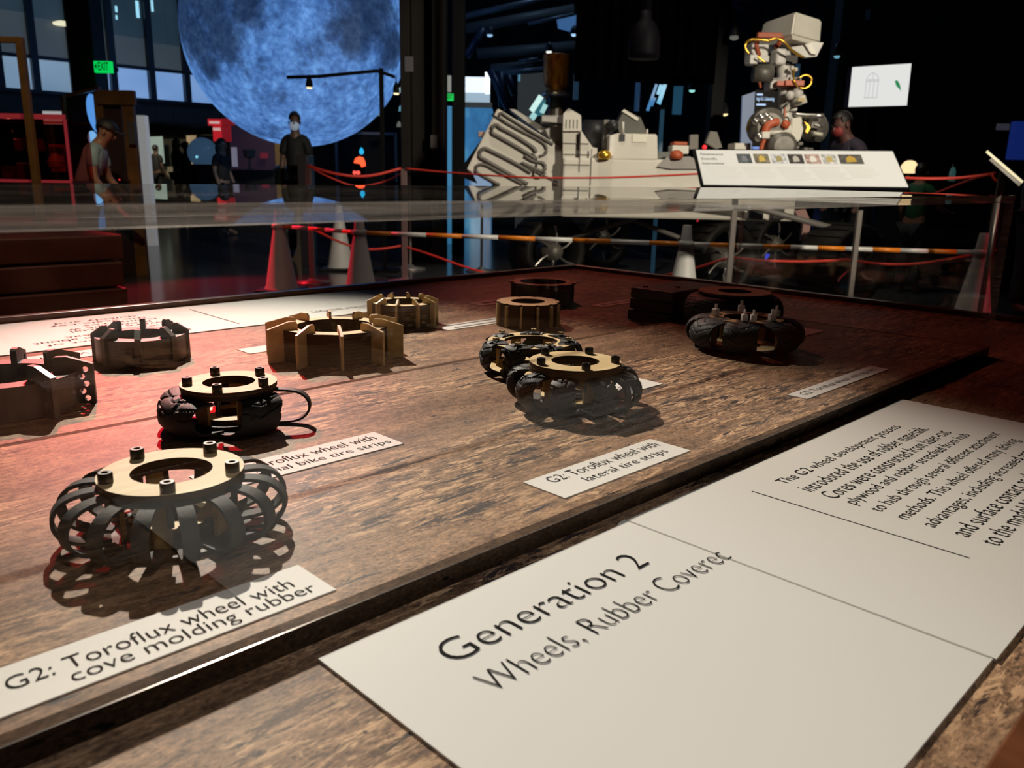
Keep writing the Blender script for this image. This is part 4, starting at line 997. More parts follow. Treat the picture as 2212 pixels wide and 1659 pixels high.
# blue lit crystal plates on a stand
d = 9.4
t = thing('crystal_plates', 'cluster of tilted blue lit glass plates on a slim stand behind the rover', 'exhibit', F*d + S*P(1430, 300, d).dot(S))
CRY = [glow('crystal_a', (.18, .50, .72), 1.), glow('crystal_b', (.05, .20, .42), 1.)]
for pts, m in (([(1433, 182), (1441, 183), (1427, 226), (1419, 222)], 0), ([(1416, 181), (1421, 183), (1402, 240), (1396, 238)], 1), ([(1425, 182), (1432, 184), (1424, 205), (1418, 203)], 0), ([(1412, 210), (1418, 212), (1410, 230), (1404, 227)], 1)):
    bm = B(); prism(bm, pts, d, .02); obj('glass_plate', bm, CRY[m], t)
bm = B(); s0 = P(1429, 290, d).dot(S); fbox(bm, s0-.02, s0+.02, d+.02, d+.06, 0, P(1429, 236, d).z); obj('stand', bm, mat('stand_blue', (.02, .06, .10), .4, emit=(.008, .03, .05), estr=1), t)
bm = B(); prism(bm, [(1396, 238), (1440, 226), (1440, 234), (1396, 244)], d+.02, .04); obj('tray', bm, BLACK, t)
for k, (x0, x1, y0, y1, dd) in enumerate(((1455, 1474, 186, 247, 13), (1372, 1382, 178, 240, 13.4), (1239, 1250, 160, 215, 13.2), (1720, 1728, 138, 165, 13))):
    bm = B(); vbox(bm, x0, x1, y0, y1, dd, .05); tag(obj('blue_banner', bm, glow('dim_blue_%d' % k, [(.012, .05, .09), (.01, .03, .07), (.01, .025, .045), (.012, .03, .055)][k], 1.)), ['dim blue hanging strip beneath the black drape corner', 'dim blue strip beside the crystal plates', 'dim blue strip by the gold foil model', 'faint blue strip behind the rover neck'][k], 'banner', 'dim blue strips')

# ------------------------------------------------------------------ screens
d = 9.2
sc = thing('text_screen', 'upright black screen with pale blue lettering and a white side panel, behind the rover neck', 'screen', F*d + S*P(1650, 280, d).dot(S))
bm = B(); a = P(1612, 280, d).dot(S); prism3(bm, [P(1600, 325, d), P(1624, 325, d), P(1631, 198, d), P(1604, 207, d)], F*.04); obj('side_panel', bm, mat('side_pale', (.10, .13, .19), .5, emit=(.06, .085, .14), estr=1), sc)
bm = B(); prism3(bm, [P(1625, 325, d), P(1682, 325, d), P(1682, 197, d), P(1632, 194, d)], F*.05); obj('screen_panel', bm, mat('screen_black', (.002, .001, .001), .5, spec=.1), sc)
LB = glow('screen_letters', (.30, .48, .75), 1.2)
for ln, x0, y1, x1, h in (('ing A.I. Listening', 1634, 219, 1670, 9),):
    a = P(x0, y1, d-.006); place_text('lettering', [ln], sc, LB, a, S, (0, 0, 1), (x1-x0)*PX(d), h*PX(d), bold=.02)
for a_ in ((1635, 1648, 202, 206), (1634, 1654, 224, 228)):
    bm = B(); vbox(bm, *a_, d-.01, .006); obj('text_line', bm, LB, sc)
bm = B(); vbox(bm, 1655, 1676, 237, 245, d-.01, .008); obj('blue_bar', bm, glow('blue_bar', (.03, .09, .85), 1.), sc)
bm = B(); vbox(bm, 1626, 1645, 317, 322, d-.01, .008); obj('blue_bar', bm, glow('blue_bar2', (.12, .25, .7), 1.), sc)
bm = B(); a, b = P(1602, 300, d).dot(S), P(1680, 300, d).dot(S); fbox(bm, a, b, d+.05, d+.12, 0, P(1640, 300, d).z); obj('stand', bm, BLACK, sc)
d = 8.6
tv = thing('bird_screen', 'white glowing wall screen showing a bird cage drawing and a green bird', 'screen', P(1900, 231, d))
c4 = [P(1833, 231, d), P(1959, 228, d+.35), P(1969, 137, d+.35), P(1842, 145, d)]
ux = (c4[1]-c4[0]); uy = (c4[3]-c4[0]); nn = ux.cross(uy).normalized()
if nn.dot(F) < 0: nn = -nn
bm = B(); prism3(bm, c4, nn*.02); obj('display', bm, glow('screen_white', (.76, .76, .74), 1.), tv)
bm = B(); prism3(bm, [c4[0]-ux*.01-uy*.015+nn*.004, c4[1]+ux*.015-uy*.02+nn*.004, c4[2]+ux*.015+uy*.015+nn*.004, c4[3]-ux*.01+uy*.015+nn*.004], nn*.05); obj('frame', bm, mat('bezel', (.012, .012, .03), .4), tv)
def tvp(u, v): return c4[0]+ux*u+uy*v-nn*.004
CG = mat('cage_grey', (.1, .1, .1), .5, emit=(.48, .50, .50), estr=1)
bm = B()
for u in (.245, .305, .375, .445): tube(bm, [tvp(u, .22), tvp(u, .68)], .004, 6, 0)
for v in (.22, .64, .68): tube(bm, [tvp(.235, v), tvp(.455, v)], .0045, 6, 0)
tube(bm, [tvp(.245, .68), tvp(.26, .76), tvp(.30, .82), tvp(.345, .85), tvp(.39, .82), tvp(.43, .76), tvp(.445, .68)], .004, 6)
tube(bm, [tvp(.345, .68), tvp(.345, .87)], .003, 6, 0)
obj('cage_drawing', bm, CG, tv)
bm = B(); prism3(bm, [tvp(*p) for p in ((.735, .62), (.745, .66), (.765, .67), (.785, .64), (.815, .58), (.84, .50), (.845, .46), (.858, .38), (.84, .42), (.815, .46), (.78, .50), (.755, .56), (.75, .60))], nn*.003); obj('bird_drawing', bm, mat('bird_green', (.01, .05, .02), .5, emit=(.02, .24, .08), estr=1), tv)
bm = B(); q = (c4[0]+c4[1])/2; fbox(bm, q.dot(S)-.05, q.dot(S)+.05, q.dot(F)+.10, q.dot(F)+.22, 0, q.z+.25); obj('mount', bm, BLACK, tv)
bm = B(); a, b = P(1845, 200, 10.2).dot(S), P(2420, 200, 10.2).dot(S); fbox(bm, a, b, 10.2, 10.3, 0, P(2000, 100, 10.2).z); tag(obj('dark_partition', bm, mat('navy_partition', (.04, .042, .075), .8, spec=.1)), 'very dark navy partition behind the bird cage screen', 'partition')
bm = B(); vbox(bm, 2190, 2240, 262, 345, 9.0, .1); tag(obj('blue_banner', bm, glow('navy_panel', (.004, .012, .09), 1.)), 'deep blue lit panel at the picture edge above a person', 'panel')
bm = B(); vbox(bm, 2154, 2181, 267, 281, 9.9, .02); tag(obj('notice_sheet', bm, mat('sheet_dim', (.20, .20, .24), .7, emit=(.022, .022, .03), estr=1)), 'small pale rectangular notice on the dark partition', 'notice')
# side table with lamp, bottle, things
d = 8.7
counter('side_table', 'dark side table with small exhibits behind the red rope', 'table', 1935, 2180, 391, d, .5, mat('side_table', (.016, .013, .011), .5))
zq = P(2050, 391, d).z
t = thing('table_lamp', 'warm glowing table lamp at the end of the info board', 'lamp', F*(d+.25) + S*P(1960, 380, d+.25).dot(S) + V3((0, 0, zq)))
q = F*(d+.25) + S*P(1962, 380, d+.25).dot(S)
bm = B(); lathe_c(bm, [(.06, zq), (.015, zq+.02), (.012, zq+.10)], q, 16); obj('base', bm, BLACK, t, True)
bm = B(); lathe_c(bm, [(.055, zq+.07), (.085, zq+.12), (.08, zq+.15), (.05, zq+.19), (.02, zq+.20)], q, 20); obj('shade', bm, glow('lamp_cream', (1., .72, .38), 1.2), t, True)
t = thing('water_bottle', 'clear teal water bottle standing on the dark side table', 'bottle', F*(d+.12) + S*P(2056, 384, d+.12).dot(S) + V3((0, 0, zq)))
q = F*(d+.12) + S*P(2056, 384, d+.12).dot(S)
bm = B(); lathe_c(bm, [(.025, zq), (.03, zq+.01), (.03, zq+.09), (.026, zq+.11), (.012, zq+.14)], q, 16); obj('body', bm, mat('bottle_teal', (.05, .13, .13), .15, emit=(.02, .05, .05), estr=1), t, True)
bm = B(); lathe_c(bm, [(.013, zq+.14), (.013, zq+.165)], q, 14); obj('cap', bm, mat('cap_pale', (.3, .3, .28), .4), t, True)
bm = B(); s0 = P(2098, 388, d).dot(S); fbox(bm, s0-.10, s0+.12, d+.1, d+.3, zq, zq+.045, .004); tag(obj('paper_tray', bm, mat('tray_grey', (.10, .095, .09), .5)), 'flat grey tray on the side table beside the bottle', 'tray')

# ================================================================== ROVER MODEL
d = 7.5
rv = thing('rover_model', 'full size white six wheeled planetary rover model with a camera mast behind the red ropes', 'rover', F*8 + S*P(1450, 380, 8).dot(S))
def rp(nm, pts, dd, th, m, bev=0):
    bm = B(); prism(bm, pts, dd, th)
    if bev: bmesh.ops.bevel(bm, geom=list(bm.edges), offset=bev, segments=2, affect='EDGES')
    return obj(nm, bm, m, rv)
def rb(nm, x0, x1, y0, y1, dd, th, m, bev=.006, par=None):
    bm = B(); vbox(bm, x0, x1, y0, y1, dd, th, bev); return obj(nm, bm, m, par or rv)
def rt(nm, pts, r, m, n=10, sm=6, par=None):
    bm = B(); tube(bm, [P(*p) for p in pts], r, n, sm); return obj(nm, bm, m, par or rv, True)
# tilted power unit panel with looping pipes
pn = rp('power_panel', [(1075, 234), (1216, 320), (1214, 432), (1130, 436), (1008, 366)], 7.62, .10, WHT, .008)
rp('panel_ledge', [(1101, 236), (1112, 236), (1216, 300), (1240, 302), (1216, 322)], 7.74, .35, WHTG)
rp('panel_back', [(985, 378), (1052, 284), (1076, 236), (1090, 240), (1015, 366), (1030, 396)], 7.78, .10, DKMET)
PIPEG = mat('pipe_grey', (.12, .11, .098), .5, metal=.2)
for path, r in (([(1195, 312), (1140, 280), (1095, 252), (1083, 244), (1079, 250), (1084, 259), (1120, 280), (1166, 304), (1180, 318), (1178, 332), (1166, 338)], .014),
                ([(1158, 330), (1150, 318), (1110, 292), (1082, 277), (1072, 270), (1063, 276), (1064, 288), (1078, 296), (1120, 320), (1160, 345)], .019),
                ([(1147, 373), (1108, 350), (1060, 326), (1046, 321), (1037, 328), (1037, 339), (1050, 347), (1090, 370), (1140, 398)], .019),
                ([(1130, 398), (1075, 370), (1050, 357), (1036, 356), (1028, 362), (1032, 374), (1050, 384), (1080, 400)], .016),
                ([(1133, 337), (1152, 348), (1172, 352), (1178, 362), (1170, 370), (1150, 362), (1128, 352)], .017),
                ([(1150, 330), (1160, 352), (1152, 378), (1165, 384), (1178, 372)], .013), ([(1124, 352), (1160, 372), (1205, 394)], .010)):
    rt('coolant_pipe', [(x, y, 7.605) for x, y in path], r*.9, PIPEG, 8, 4, pn)
rt('hinge_strut', [(1062, 248, 7.6), (1090, 262, 7.6)], .008, DKMET, 8, 0); rb('hinge_block', 1033, 1050, 284, 296, 7.68, .1, mat('pinkish', (.35, .24, .2), .5))
# body
rb('body', 1214, 1722, 345, 474, 7.45, 1.1, WHT, .02)
tw = rp('rear_tower', [(1216, 346), (1216, 283), (1256, 283), (1280, 318), (1290, 320), (1290, 346)], 7.50, .5, WHT)
rp('tower_head', [(1216, 283), (1217, 246), (1228, 233), (1255, 249), (1256, 283)], 7.46, .35, WHT)
rp('tower_shoulder', [(1171, 262), (1171, 249), (1216, 249), (1216, 266)], 7.55, .4, WHTG)
rp('tower_wedge', [(1178, 279), (1216, 268), (1216, 330), (1200, 330)], 7.66, .3, WHTG)
for y in (309, 333): rb('panel_joint', 1218, 1272 if y < 320 else 1274, y, y+1.6, 7.485, .02, PIPEG, 0)
rb('panel_joint', 1252, 1253.6, 285, 372, 7.44, .06, PIPEG, 0); rb('panel_joint', 1217, 1274, 355, 357, 7.44, .02, PIPEG, 0); rb('panel_joint', 1276, 1277.5, 322, 400, 7.44, .02, PIPEG, 0)
for k in range(4): rb('vent_slot', 1222+8*k, 1224+8*k, 258, 277, 7.455, .02, PIPEG, 0)
rp('side_box', [(1318, 346), (1318, 294), (1331, 288), (1420, 290), (1421, 346)], 7.45, .55, WHT, .01)
rb('box_corner', 1316, 1326, 292, 338, 7.43, .05, mat('bright_white', (.75, .73, .68), .5)); rb('box_window', 1338, 1350, 290, 305, 7.44, .03, DKMET, 0); rb('box_plate', 1366, 1397, 291, 307, 7.44, .02, mat('cream_plate', (.72, .70, .58), .5), 0)
bm = B(); q = P(1283, 300, 8.0); cyl(bm, q-S*.10, q+S*.16, .17, None, 24); dr2 = obj('power_drum', bm, DKMET, rv, True)
rb('camera_mount', 1303, 1317, 258, 322, 7.7, .12, GREYM); bm = B(); q = P(1322, 272, 7.7); cyl(bm, q, q-F*.12, .05, .045, 18); obj('camera_barrel', bm, DKMET, rv, True)
rp('antenna_wedge', [(1333, 268), (1349, 237), (1384, 254), (1396, 284), (1396, 292), (1340, 292)], 7.75, .25, mat('antenna_dark', (.07, .068, .055), .5))
rp('antenna_stripe', [(1343, 240), (1349, 236), (1380, 255), (1377, 261)], 7.73, .02, mat('bright_white2', (.62, .60, .53), .5))
rt('antenna_pin', [(1346, 263, 7.44), (1346, 289, 7.44)], .010, WHT, 8, 0); rt('antenna_pin', [(1398, 279, 7.5), (1398, 290, 7.5)], .008, WHT, 8, 0)
for x in (1306, 1461):
    bm = B(); q = P(x, 336, 7.42); lathe_c(bm, [(.05, -.03), (.06, 0), (.05, .03), (.02, .045)], q, 16); obj('gold_cap', bm, GOLD if x < 1400 else ORB, rv, True)
rb('grey_module', 1421, 1458, 328, 345, 7.6, .3, mat('module_grey', (.10, .11, .10), .5)); rb('white_module', 1452, 1488, 314, 332, 7.6, .2, WHT)
bm = B(); vbox(bm, 1455, 1486, 306, 314, 7.6, .18, .012); obj('orange_pad', bm, ORB, rv)
rp('black_shield', [(1420, 360), (1440, 340), (1490, 338), (1505, 345), (1510, 365), (1450, 365)], 7.42, .03, mat('shade_plate', (.30, .28, .26), .6))
rp('tilted_plate', [(1490, 322), (1491, 291), (1509, 291), (1508, 322)], 7.75, .06, mat('plate_dull', (.16, .15, .13), .6)); rp('tilted_plate', [(1525, 308), (1535, 283), (1549, 285), (1560, 318), (1548, 322)], 7.8, .08, MATS['plate_dull'])
bm = B(); ball(bm, P(1522, 318, 7.6), .02, 10, 8); obj('status_lamp', bm, glow('red_status', (1, .02, .03), 1.4), rv, True)
rb('deck_box', 1587, 1612, 309, 330, 7.5, .25, WHT); rb('deck_box', 1612, 1622, 309, 326, 7.55, .2, mat('mauve_box', (.30, .26, .27), .5))
# mast
MA = mat('mast_white', (.52, .50, .47), .5, noise_amt=.08, nscale=8)
ms = rt('mast', [(1704, 345, 7.7), (1698, 250, 7.7), (1697, 190, 7.7), (1692, 140, 7.7), (1692, 112, 7.7)], .062, MA, 16, 4)
bm = B(); q = P(1697, 182, 7.7); cyl(bm, q-V3((0, 0, .025)), q+V3((0, 0, .045)), .13, None, 20); obj('mast_collar', bm, MA, ms, True)
rb('orange_clamp', 1679, 1694, 175, 185, 7.53, .1, ORB, .003, ms); rb('orange_clamp', 1697, 1738, 173, 185, 7.52, .2, ORB, .004, ms)
rb('collar_block', 1664, 1680, 173, 192, 7.6, .2, MA, .01, ms)
rt('gold_cable', [(1724, 188, 7.52), (1716, 176, 7.5), (1714, 162, 7.52), (1716, 150, 7.55)], .008, GOLD, 8, 6, ms)
rt('gold_cable', [(1727, 168, 7.5), (1740, 162, 7.5), (1752, 168, 7.5), (1752, 180, 7.5), (1742, 190, 7.5), (1728, 190, 7.5)], .008, GOLD, 8, 6, ms)
for x, y, r in ((1711, 147, .02), (1719, 150, .018), (1722, 202, .05), (1706, 206, .04)):
    bm = B(); ball(bm, P(x, y, 7.56), r, 14, 10); obj('joint_knob', bm, MA if r > .03 else WHT, ms, True)
bm = B(); a, b = P(1714, 224, 7.55), P(1741, 213, 7.5); cyl(bm, a, b, .035, None, 14); obj('white_bottle', bm, WHT, ms, True)
rb('gold_label', 1724, 1739, 211, 219, 7.44, .02, mat('gold_dark', (.30, .20, .02), .4), 0, ms)
rt('brace_arm', [(1698, 240, 7.6), (1705, 228, 7.58), (1720, 217, 7.55)], .022, WHT, 10, 4, ms)
rb('side_box', 1706, 1723, 226, 240, 7.6, .1, MA, .01, ms)
rp('mast_foot', [(1688, 300), (1690, 236), (1703, 228), (1707, 300)], 7.6, .15, WHT); rp('orange_cable', [(1693, 268), (1695, 232), (1698, 232), (1697, 268)], 7.58, .02, ORB)
# head
hd = thing('tmp', None, None)
bpy.data.objects.remove(hd)
c0, c1, c2, c3 = P(1638, 76, 7.95), P(1711, 75, 7.38), P(1773, 88, 7.75), None
fx = (c2-c1); fx.z = 0; fy = (c0-c1); fy.z = 0
upv = V3((0, 0, 1)); hh = (P(1716, 21, 7.4).z-P(1712, 76, 7.4).z)
base = [c1, c1+fx, c1+fx+fy, c1+fy]; lean = fx.normalized()*.03
bm = B(); zc = P(1711, 77, 7.38).z
lo = [bm.verts.new((p.x, p.y, zc)) for p in base]; cen = (base[0]+base[2])/2
hi = []
for p in base:
    q = cen+(p-cen)*.93+lean; hi.append(bm.verts.new((q.x, q.y, zc+hh)))
bm.faces.new(lo[::-1]); bm.faces.new(hi)
for i in range(4): bm.faces.new((lo[i], lo[(i+1) % 4], hi[(i+1) % 4], hi[i]))
bmesh.ops.recalc_face_normals(bm, faces=bm.faces); bmesh.ops.bevel(bm, geom=list(bm.edges), offset=.018, segments=3, affect='EDGES')
hb = obj('head_box', bm, WHT, rv); smooth_by_angle(hb, 30)
bm = B(); prism3(bm, [V3((p.x, p.y, zc-.03)) for p in [cen+(p-cen)*1.05 for p in base]], (0, 0, .03)); obj('head_flange', bm, WHT, hb)
rp('head_bracket', [(1705, 88), (1779, 92), (1764, 122), (1740, 124), (1710, 104)], 7.6, .06, MA); rp('bracket_web', [(1738, 94), (1752, 94), (1764, 118), (1752, 116)], 7.57, .03, WHT)
rb('lens_block', 1622, 1660, 92, 132, 7.6, .2, WHTG); rb('lens_block', 1620, 1638, 118, 138, 7.5, .15, MA); rb('lens_block', 1640, 1662, 120, 134, 7.52, .15, MA); rb('gearbox', 1676, 1700, 104, 140, 7.55, .18, MA, .02); rb('gearbox_dark', 1630, 1680, 134, 160, 7.72, .12, DKMET, .02)
bm = B(); q = P(1645, 158, 7.6); cyl(bm, q-S*.07, q+S*.09, .075, None, 20); obj('focus_drum', bm, GREYM, rv, True)
rb('orange_harness', 1637, 1690, 70, 82, 7.45, .05, mat('harness_red', (.30, .06, .02), .6), .008); rt('orange_harness', [(1638, 80, 7.5), (1634, 100, 7.5), (1640, 120, 7.52)], .02, MATS['harness_red']); rt('orange_harness', [(1688, 78, 7.48), (1684, 92, 7.5), (1674, 104, 7.52)], .02, MATS['harness_red']); rt('orange_harness', [(1634, 140, 7.6), (1638, 165, 7.6), (1643, 190, 7.6)], .012, MATS['harness_red'])
rt('gold_cable', [(1618, 116, 7.45), (1610, 104, 7.45), (1613, 92, 7.45), (1624, 86, 7.43), (1645, 86, 7.42), (1660, 88, 7.42)], .010, GOLD); rt('gold_cable', [(1660, 88, 7.42), (1680, 84, 7.40), (1695, 92, 7.4), (1708, 106, 7.42), (1722, 117, 7.45), (1735, 123, 7.47)], .010, GOLD); rt('gold_cable', [(1636, 122, 7.45), (1644, 128, 7.45), (1652, 134, 7.45)], .008, GOLD)
rp('dark_hollow', [(1692, 118), (1724, 120), (1722, 136), (1700, 140)], 7.62, .08, mat('hollow', (.02, .012, .008), .6))
# turret at the foot of the mast
def drum(nm, x, y, dd, r, ln, m, ax=None, par=None):
    bm = B(); q = P(x, y, dd); a = ax or -F; lathe_c(bm, [(r*.86, 0), (r, ln*.15), (r, ln*.8), (r*.7, ln), (r*.3, ln*1.02)], q, 26, a.to_track_quat('Z', 'Y').to_matrix()); return smooth_by_angle(obj(nm, bm, m, par or rv), 30)
tl = drum('turret_drum', 1648, 276, 7.6, .155, .22, GREYM); drum('turret_drum', 1744, 278, 7.65, .115, .16, GREYM, (S*.55-F*.83).normalized()); drum('turret_drum', 1680, 318, 7.4, .12, .18, GREYM)
for x, y, r in ((1644, 254, .035), (1650, 262, .028), (1655, 250, .03), (1632, 262, .03), (1664, 258, .03), (1640, 296, .04)):
    bm = B(); ball(bm, P(x, y, 7.36), r, 12, 8); obj('turret_knob', bm, SILV, tl, True)
rt('turret_pipe', [(1632, 248, 7.5), (1652, 246, 7.5)], .02, SILV, 10, 0); rt('turret_pipe', [(1712, 247, 7.5), (1740, 250, 7.45), (1780, 250, 7.4)], .02, SILV, 10, 2); rt('turret_pin', [(1758, 270, 7.4), (1777, 273, 7.4)], .012, SILV, 8, 0); rt('turret_pin', [(1757, 288, 7.4), (1776, 291, 7.4)], .016, mat('pin_cream', (.5, .48, .38), .4), 8, 0)
rt('gold_hose', [(1632, 252, 7.5), (1619, 264, 7.5), (1614, 282, 7.5)], .014, GOLD); rp('gold_strip', [(1738, 262), (1746, 268), (1751, 276), (1744, 288), (1740, 284), (1744, 274)], 7.38, .03, GOLD)
rp('turret_cover', [(1708, 300), (1710, 256), (1732, 252), (1736, 282), (1728, 304), (1722, 306)], 7.42, .08, mat('cover_cream', (.58, .56, .48), .5), .008)
rt('orange_hose', [(1652, 292, 7.35), (1656, 275, 7.35), (1668, 266, 7.35), (1680, 264, 7.36)], .035, ORB, 10); rt('orange_hose', [(1690, 266, 7.37), (1703, 272, 7.37)], .035, ORB, 10, 0); rt('orange_hose', [(1652, 298, 7.34), (1647, 312, 7.34), (1644, 326, 7.34)], .020, ORB, 10)
rb('clamp_block', 1646, 1664, 284, 300, 7.3, .12, WHT, .01); rt('clamp_bar', [(1660, 287, 7.34), (1709, 288, 7.34)], .022, WHT, 10, 0); rp('white_fork', [(1680, 284), (1686, 262), (1700, 255), (1712, 280), (1708, 287)], 7.4, .1, mat('fork_cream', (.56, .54, .48), .5))
rp('white_shell', [(1686, 293), (1700, 292), (1712, 306), (1714, 322), (1686, 324)], 7.36, .14, WHT, .01)
for x, y in ((1722, 318), (1742, 322), (1730, 310), (1752, 323)): rb('fitting', x-6, x+6, y-4, y+5, 7.45, .1, GREYM, .01)
# wheels, legs
def rover_wheel(x, y, dd, r, wdt, lit):
    q = F*dd + S*P(x, y, dd).dot(S) + V3((0, 0, r+.012)); rot = S.copy()
    ax = (S*.50-F*.86).normalized(); m3 = ax.to_track_quat('Z', 'Y').to_matrix()
    bm = B(); bm, rg = lathe(bm, [(r*.90, -wdt/2), (r, -wdt*.45), (r*1.0, wdt*.45), (r*.90, wdt/2), (r*.74, wdt*.42), (r*.74, -wdt*.4)], q, 48, m3)
    for i in range(48):
        j = (i+1) % 48; bm.faces.new((rg[-1][i], rg[-1][j], rg[0][j], rg[0][i]))
    wh = obj('wheel', bm, mat('wheel_dark', (.009, .008, .007), .6, spec=.2), rv, True)
    bm = B()
    for i in range(24):
        a = 2*PI*i/24; v = m3 @ V3((math.cos(a)*r*1.005, math.sin(a)*r*1.005, 0)); box(bm, q+v, (.016, .014, wdt*.9), m3 @ Matrix.Rotation(a, 3, 'Z'))
    obj('grouser', bm, MATS['wheel_dark'], wh)['kind'] = 'stuff'
    for i in range(6):
        a = 2*PI*i/6+.35; bm = B()
        pts = [q+m3 @ V3((math.cos(a+k*.10)*r*rr, math.sin(a+k*.10)*r*rr, wdt*.38)) for k, rr in ((0, .2), (.3, .42), (1.5, .66), (2.5, .87))]
        tube(bm, pts, r*.035, 8, 3); obj('spoke', bm, SILV if lit else GREYM, wh, True)
    bm = B(); lathe_c(bm, [(r*.30, -.05), (r*.32, wdt*.25), (r*.2, wdt*.5), (r*.08, wdt*.55)], q, 20, m3); obj('hub', bm, GREYM, wh, True)
    return q
w_a = rover_wheel(1180, 590, 8.0, .335, .36, True); w_b = rover_wheel(1545, 580, 7.65, .335, .36, True); w_c = rover_wheel(1815, 585, 7.15, .345, .40, True)
rover_wheel(1290, 560, 9.8, .335, .36, False); rover_wheel(1655, 560, 9.4, .335, .36, False)
def leg(nm, pts, r, m=WHTG):
    bm = B(); tube(bm, pts, r*.8, 10, 0); return obj(nm, bm, mat('arm_grey', (.14, .13, .12), .5), rv, True)
b0 = P(1440, 440, 7.42)
leg('rocker_arm', [b0, (b0+w_c)/2+V3((0, 0, .22)), w_c+V3((0, 0, .28)), w_c-F*.0+V3((0, 0, .02))], .035); leg('bogie_arm', [b0, (w_a+w_b)/2+V3((0, 0, .32)), w_a+V3((0, 0, .05))], .030); leg('bogie_arm', [(w_a+w_b)/2+V3((0, 0, .32)), w_b+V3((0, 0, .05))], .028)
rp('belly_plate', [(1716, 455), (1740, 452), (1752, 480), (1745, 520), (1730, 520), (1735, 485)], 7.5, .06, mat('belly_red', (.30, .16, .14), .5))
for k, (x0, x1) in enumerate(((1620, 1650), (1668, 1695))): rb('belly_bracket', x0, x1, 448, 474, 7.40, .1, DKMET, .01)

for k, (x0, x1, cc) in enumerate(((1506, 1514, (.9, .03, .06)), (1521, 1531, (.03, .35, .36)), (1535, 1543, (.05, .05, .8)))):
    bm = B(); vbox(bm, x0, x1, 470, 508, 10.6, .05); a_ = P((x0+x1)/2, 489, 10.6).dot(S); fbox(bm, a_-.004, a_+.004, 10.62, 10.64, 0, P(1520, 500, 10.6).z)  # upright glowing bars painted in for coloured reflections on the floor
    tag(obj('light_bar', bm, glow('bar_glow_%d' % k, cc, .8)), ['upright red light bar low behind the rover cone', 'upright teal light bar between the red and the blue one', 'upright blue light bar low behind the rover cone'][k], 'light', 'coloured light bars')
bm = B(); tube(bm, [P(x, y, 9.9) for x, y in ((1686, 462), (1692, 486), (1690, 508), (1682, 528), (1668, 546), (1652, 560))], .045, 10, 4)
tag(obj('blue_arc_light', bm, glow('arc_blue', (.06, .09, .85), .8), None, True), 'curved blue glowing arc light behind the rover wheels', 'light')

# ------------------------------------------------------------------ slanted info board
ib = thing('info_board', 'slanted white info board on two legs in front of the rover mast', 'sign', F*5.45 + S*P(1730, 400, 5.45).dot(S))
bd = [P(1520, 399, 5.25), P(1962, 404, 5.25), P(1928, 327, 5.55), P(1503, 324, 5.55)]
ux, uy = bd[1]-bd[0], bd[3]-bd[0]; uy2 = bd[2]-bd[1]; nn = ux.cross(uy).normalized()
if nn.dot(FW) > 0: nn = -nn
def bp(u, v, o=0): return bd[0]+ux*u+(uy*(1-u)+uy2*u)*v+nn*o
def bquad(bm, u0, v0, u1, v1, o, th): return prism3(bm, [bp(u0, v0, o), bp(u1, v0, o), bp(u1, v1, o), bp(u0, v1, o)], nn*th)
bm = B(); bquad(bm, -.012, -.05, 1.008, 1.04, -.022, .020); obj('backing_board', bm, BLACK, ib)
bm = B(); bquad(bm, 0, 0, 1, 1, -.002, .003); obj('face_sheet', bm, mat('board_white', (.60, .61, .62), .6, spec=.2), ib)
for i, ln in enumerate(('Perseverance', 'Scientific', 'Instruments')):
    place_text('lettering', [ln], ib, INKG, bp(.018, .84-.135*i, .0022), ux.normalized(), uy.normalized(), [.145, .10, .135][i]*1.0, .024, bold=.005)
pic = [(.20, .27, (.07, .08, .09)), (.285, .36, (.16, .14, .10)), (.372, .447, (.45, .46, .5)), (.457, .532, (.05, .045, .045)), (.542, .617, (.38, .27, .24)), (.628, .70, (.42, .43, .43)), (.712, .83, (.09, .085, .08))]
for k, (u0, u1, cc) in enumerate(pic):
    bm = B(); bquad(bm, u0, .62, u1, .89, .0011, .001); ph = obj('picture', bm, mat('pic%d' % k, cc, .5, noise_amt=.7, nscale=40), ib)
    bm = B()
    um, hw = (u0+u1)/2, (u1-u0)*.22
    prism3(bm, [bp(um-hw, .66, .0022), bp(um+hw, .68, .0022), bp(um+hw*.8, .80, .0022), bp(um, .85, .0022), bp(um-hw*.9, .79, .0022)], nn*.0008)
    obj('picture_subject', bm, mat('subj%d' % k, [(.16, .17, .2), (.5, .36, .08), (.30, .26, .12), (.4, .38, .36), (.62, .60, .58), (.42, .33, .12), (.42, .28, .05)][k], .5), ph)
for u0, u1, v0, rows in ((.025, .19, .50, 7), (.205, .36, .50, 7), (.375, .53, .50, 8), (.545, .70, .50, 8), (.715, .87, .50, 6)):
    for r_ in range(rows):
        bm = B(); e = u1-(.05 if r_ == rows-1 else .012*((r_*7) % 3)); v = v0-.052*r_; bquad(bm, u0+.006*r_, v, e+.006*r_, v+.018, .0011, .0006); obj('text_line', bm, INKL, ib)
for x0, x1 in ((1576, 1588), (1846, 1857)):
    bm = B(); a, b = P(x0, 500, 5.5).dot(S), P(x1, 500, 5.5).dot(S); fbox(bm, a, b, 5.48, 5.51, .02, bp((x0-1520)/442, .6).z-.02, .003); obj('leg', bm, POSTM, ib)
    bm = B(); fbox(bm, a-.02, b+.02, 5.2, 5.75, 0, .02, .004); obj('foot', bm, POSTM, ib)
d = 5.2
t = thing('info_board', 'second slanted info board seen edge on beyond the case corner', 'sign', F*d + S*P(2160, 380, d).dot(S))
bm = B(); a, b = P(2129, 329, d), P(2207, 396, d-.02); dv = (b-a).normalized(); nv = dv.cross(F).normalized()
RD = ray(2168, 362).normalized(); prism3(bm, [a, b, b+nv*.016, a+nv*.016], RD*.75); obj('face_sheet', bm, mat('board_edge', (.62, .58, .42), .4), t)
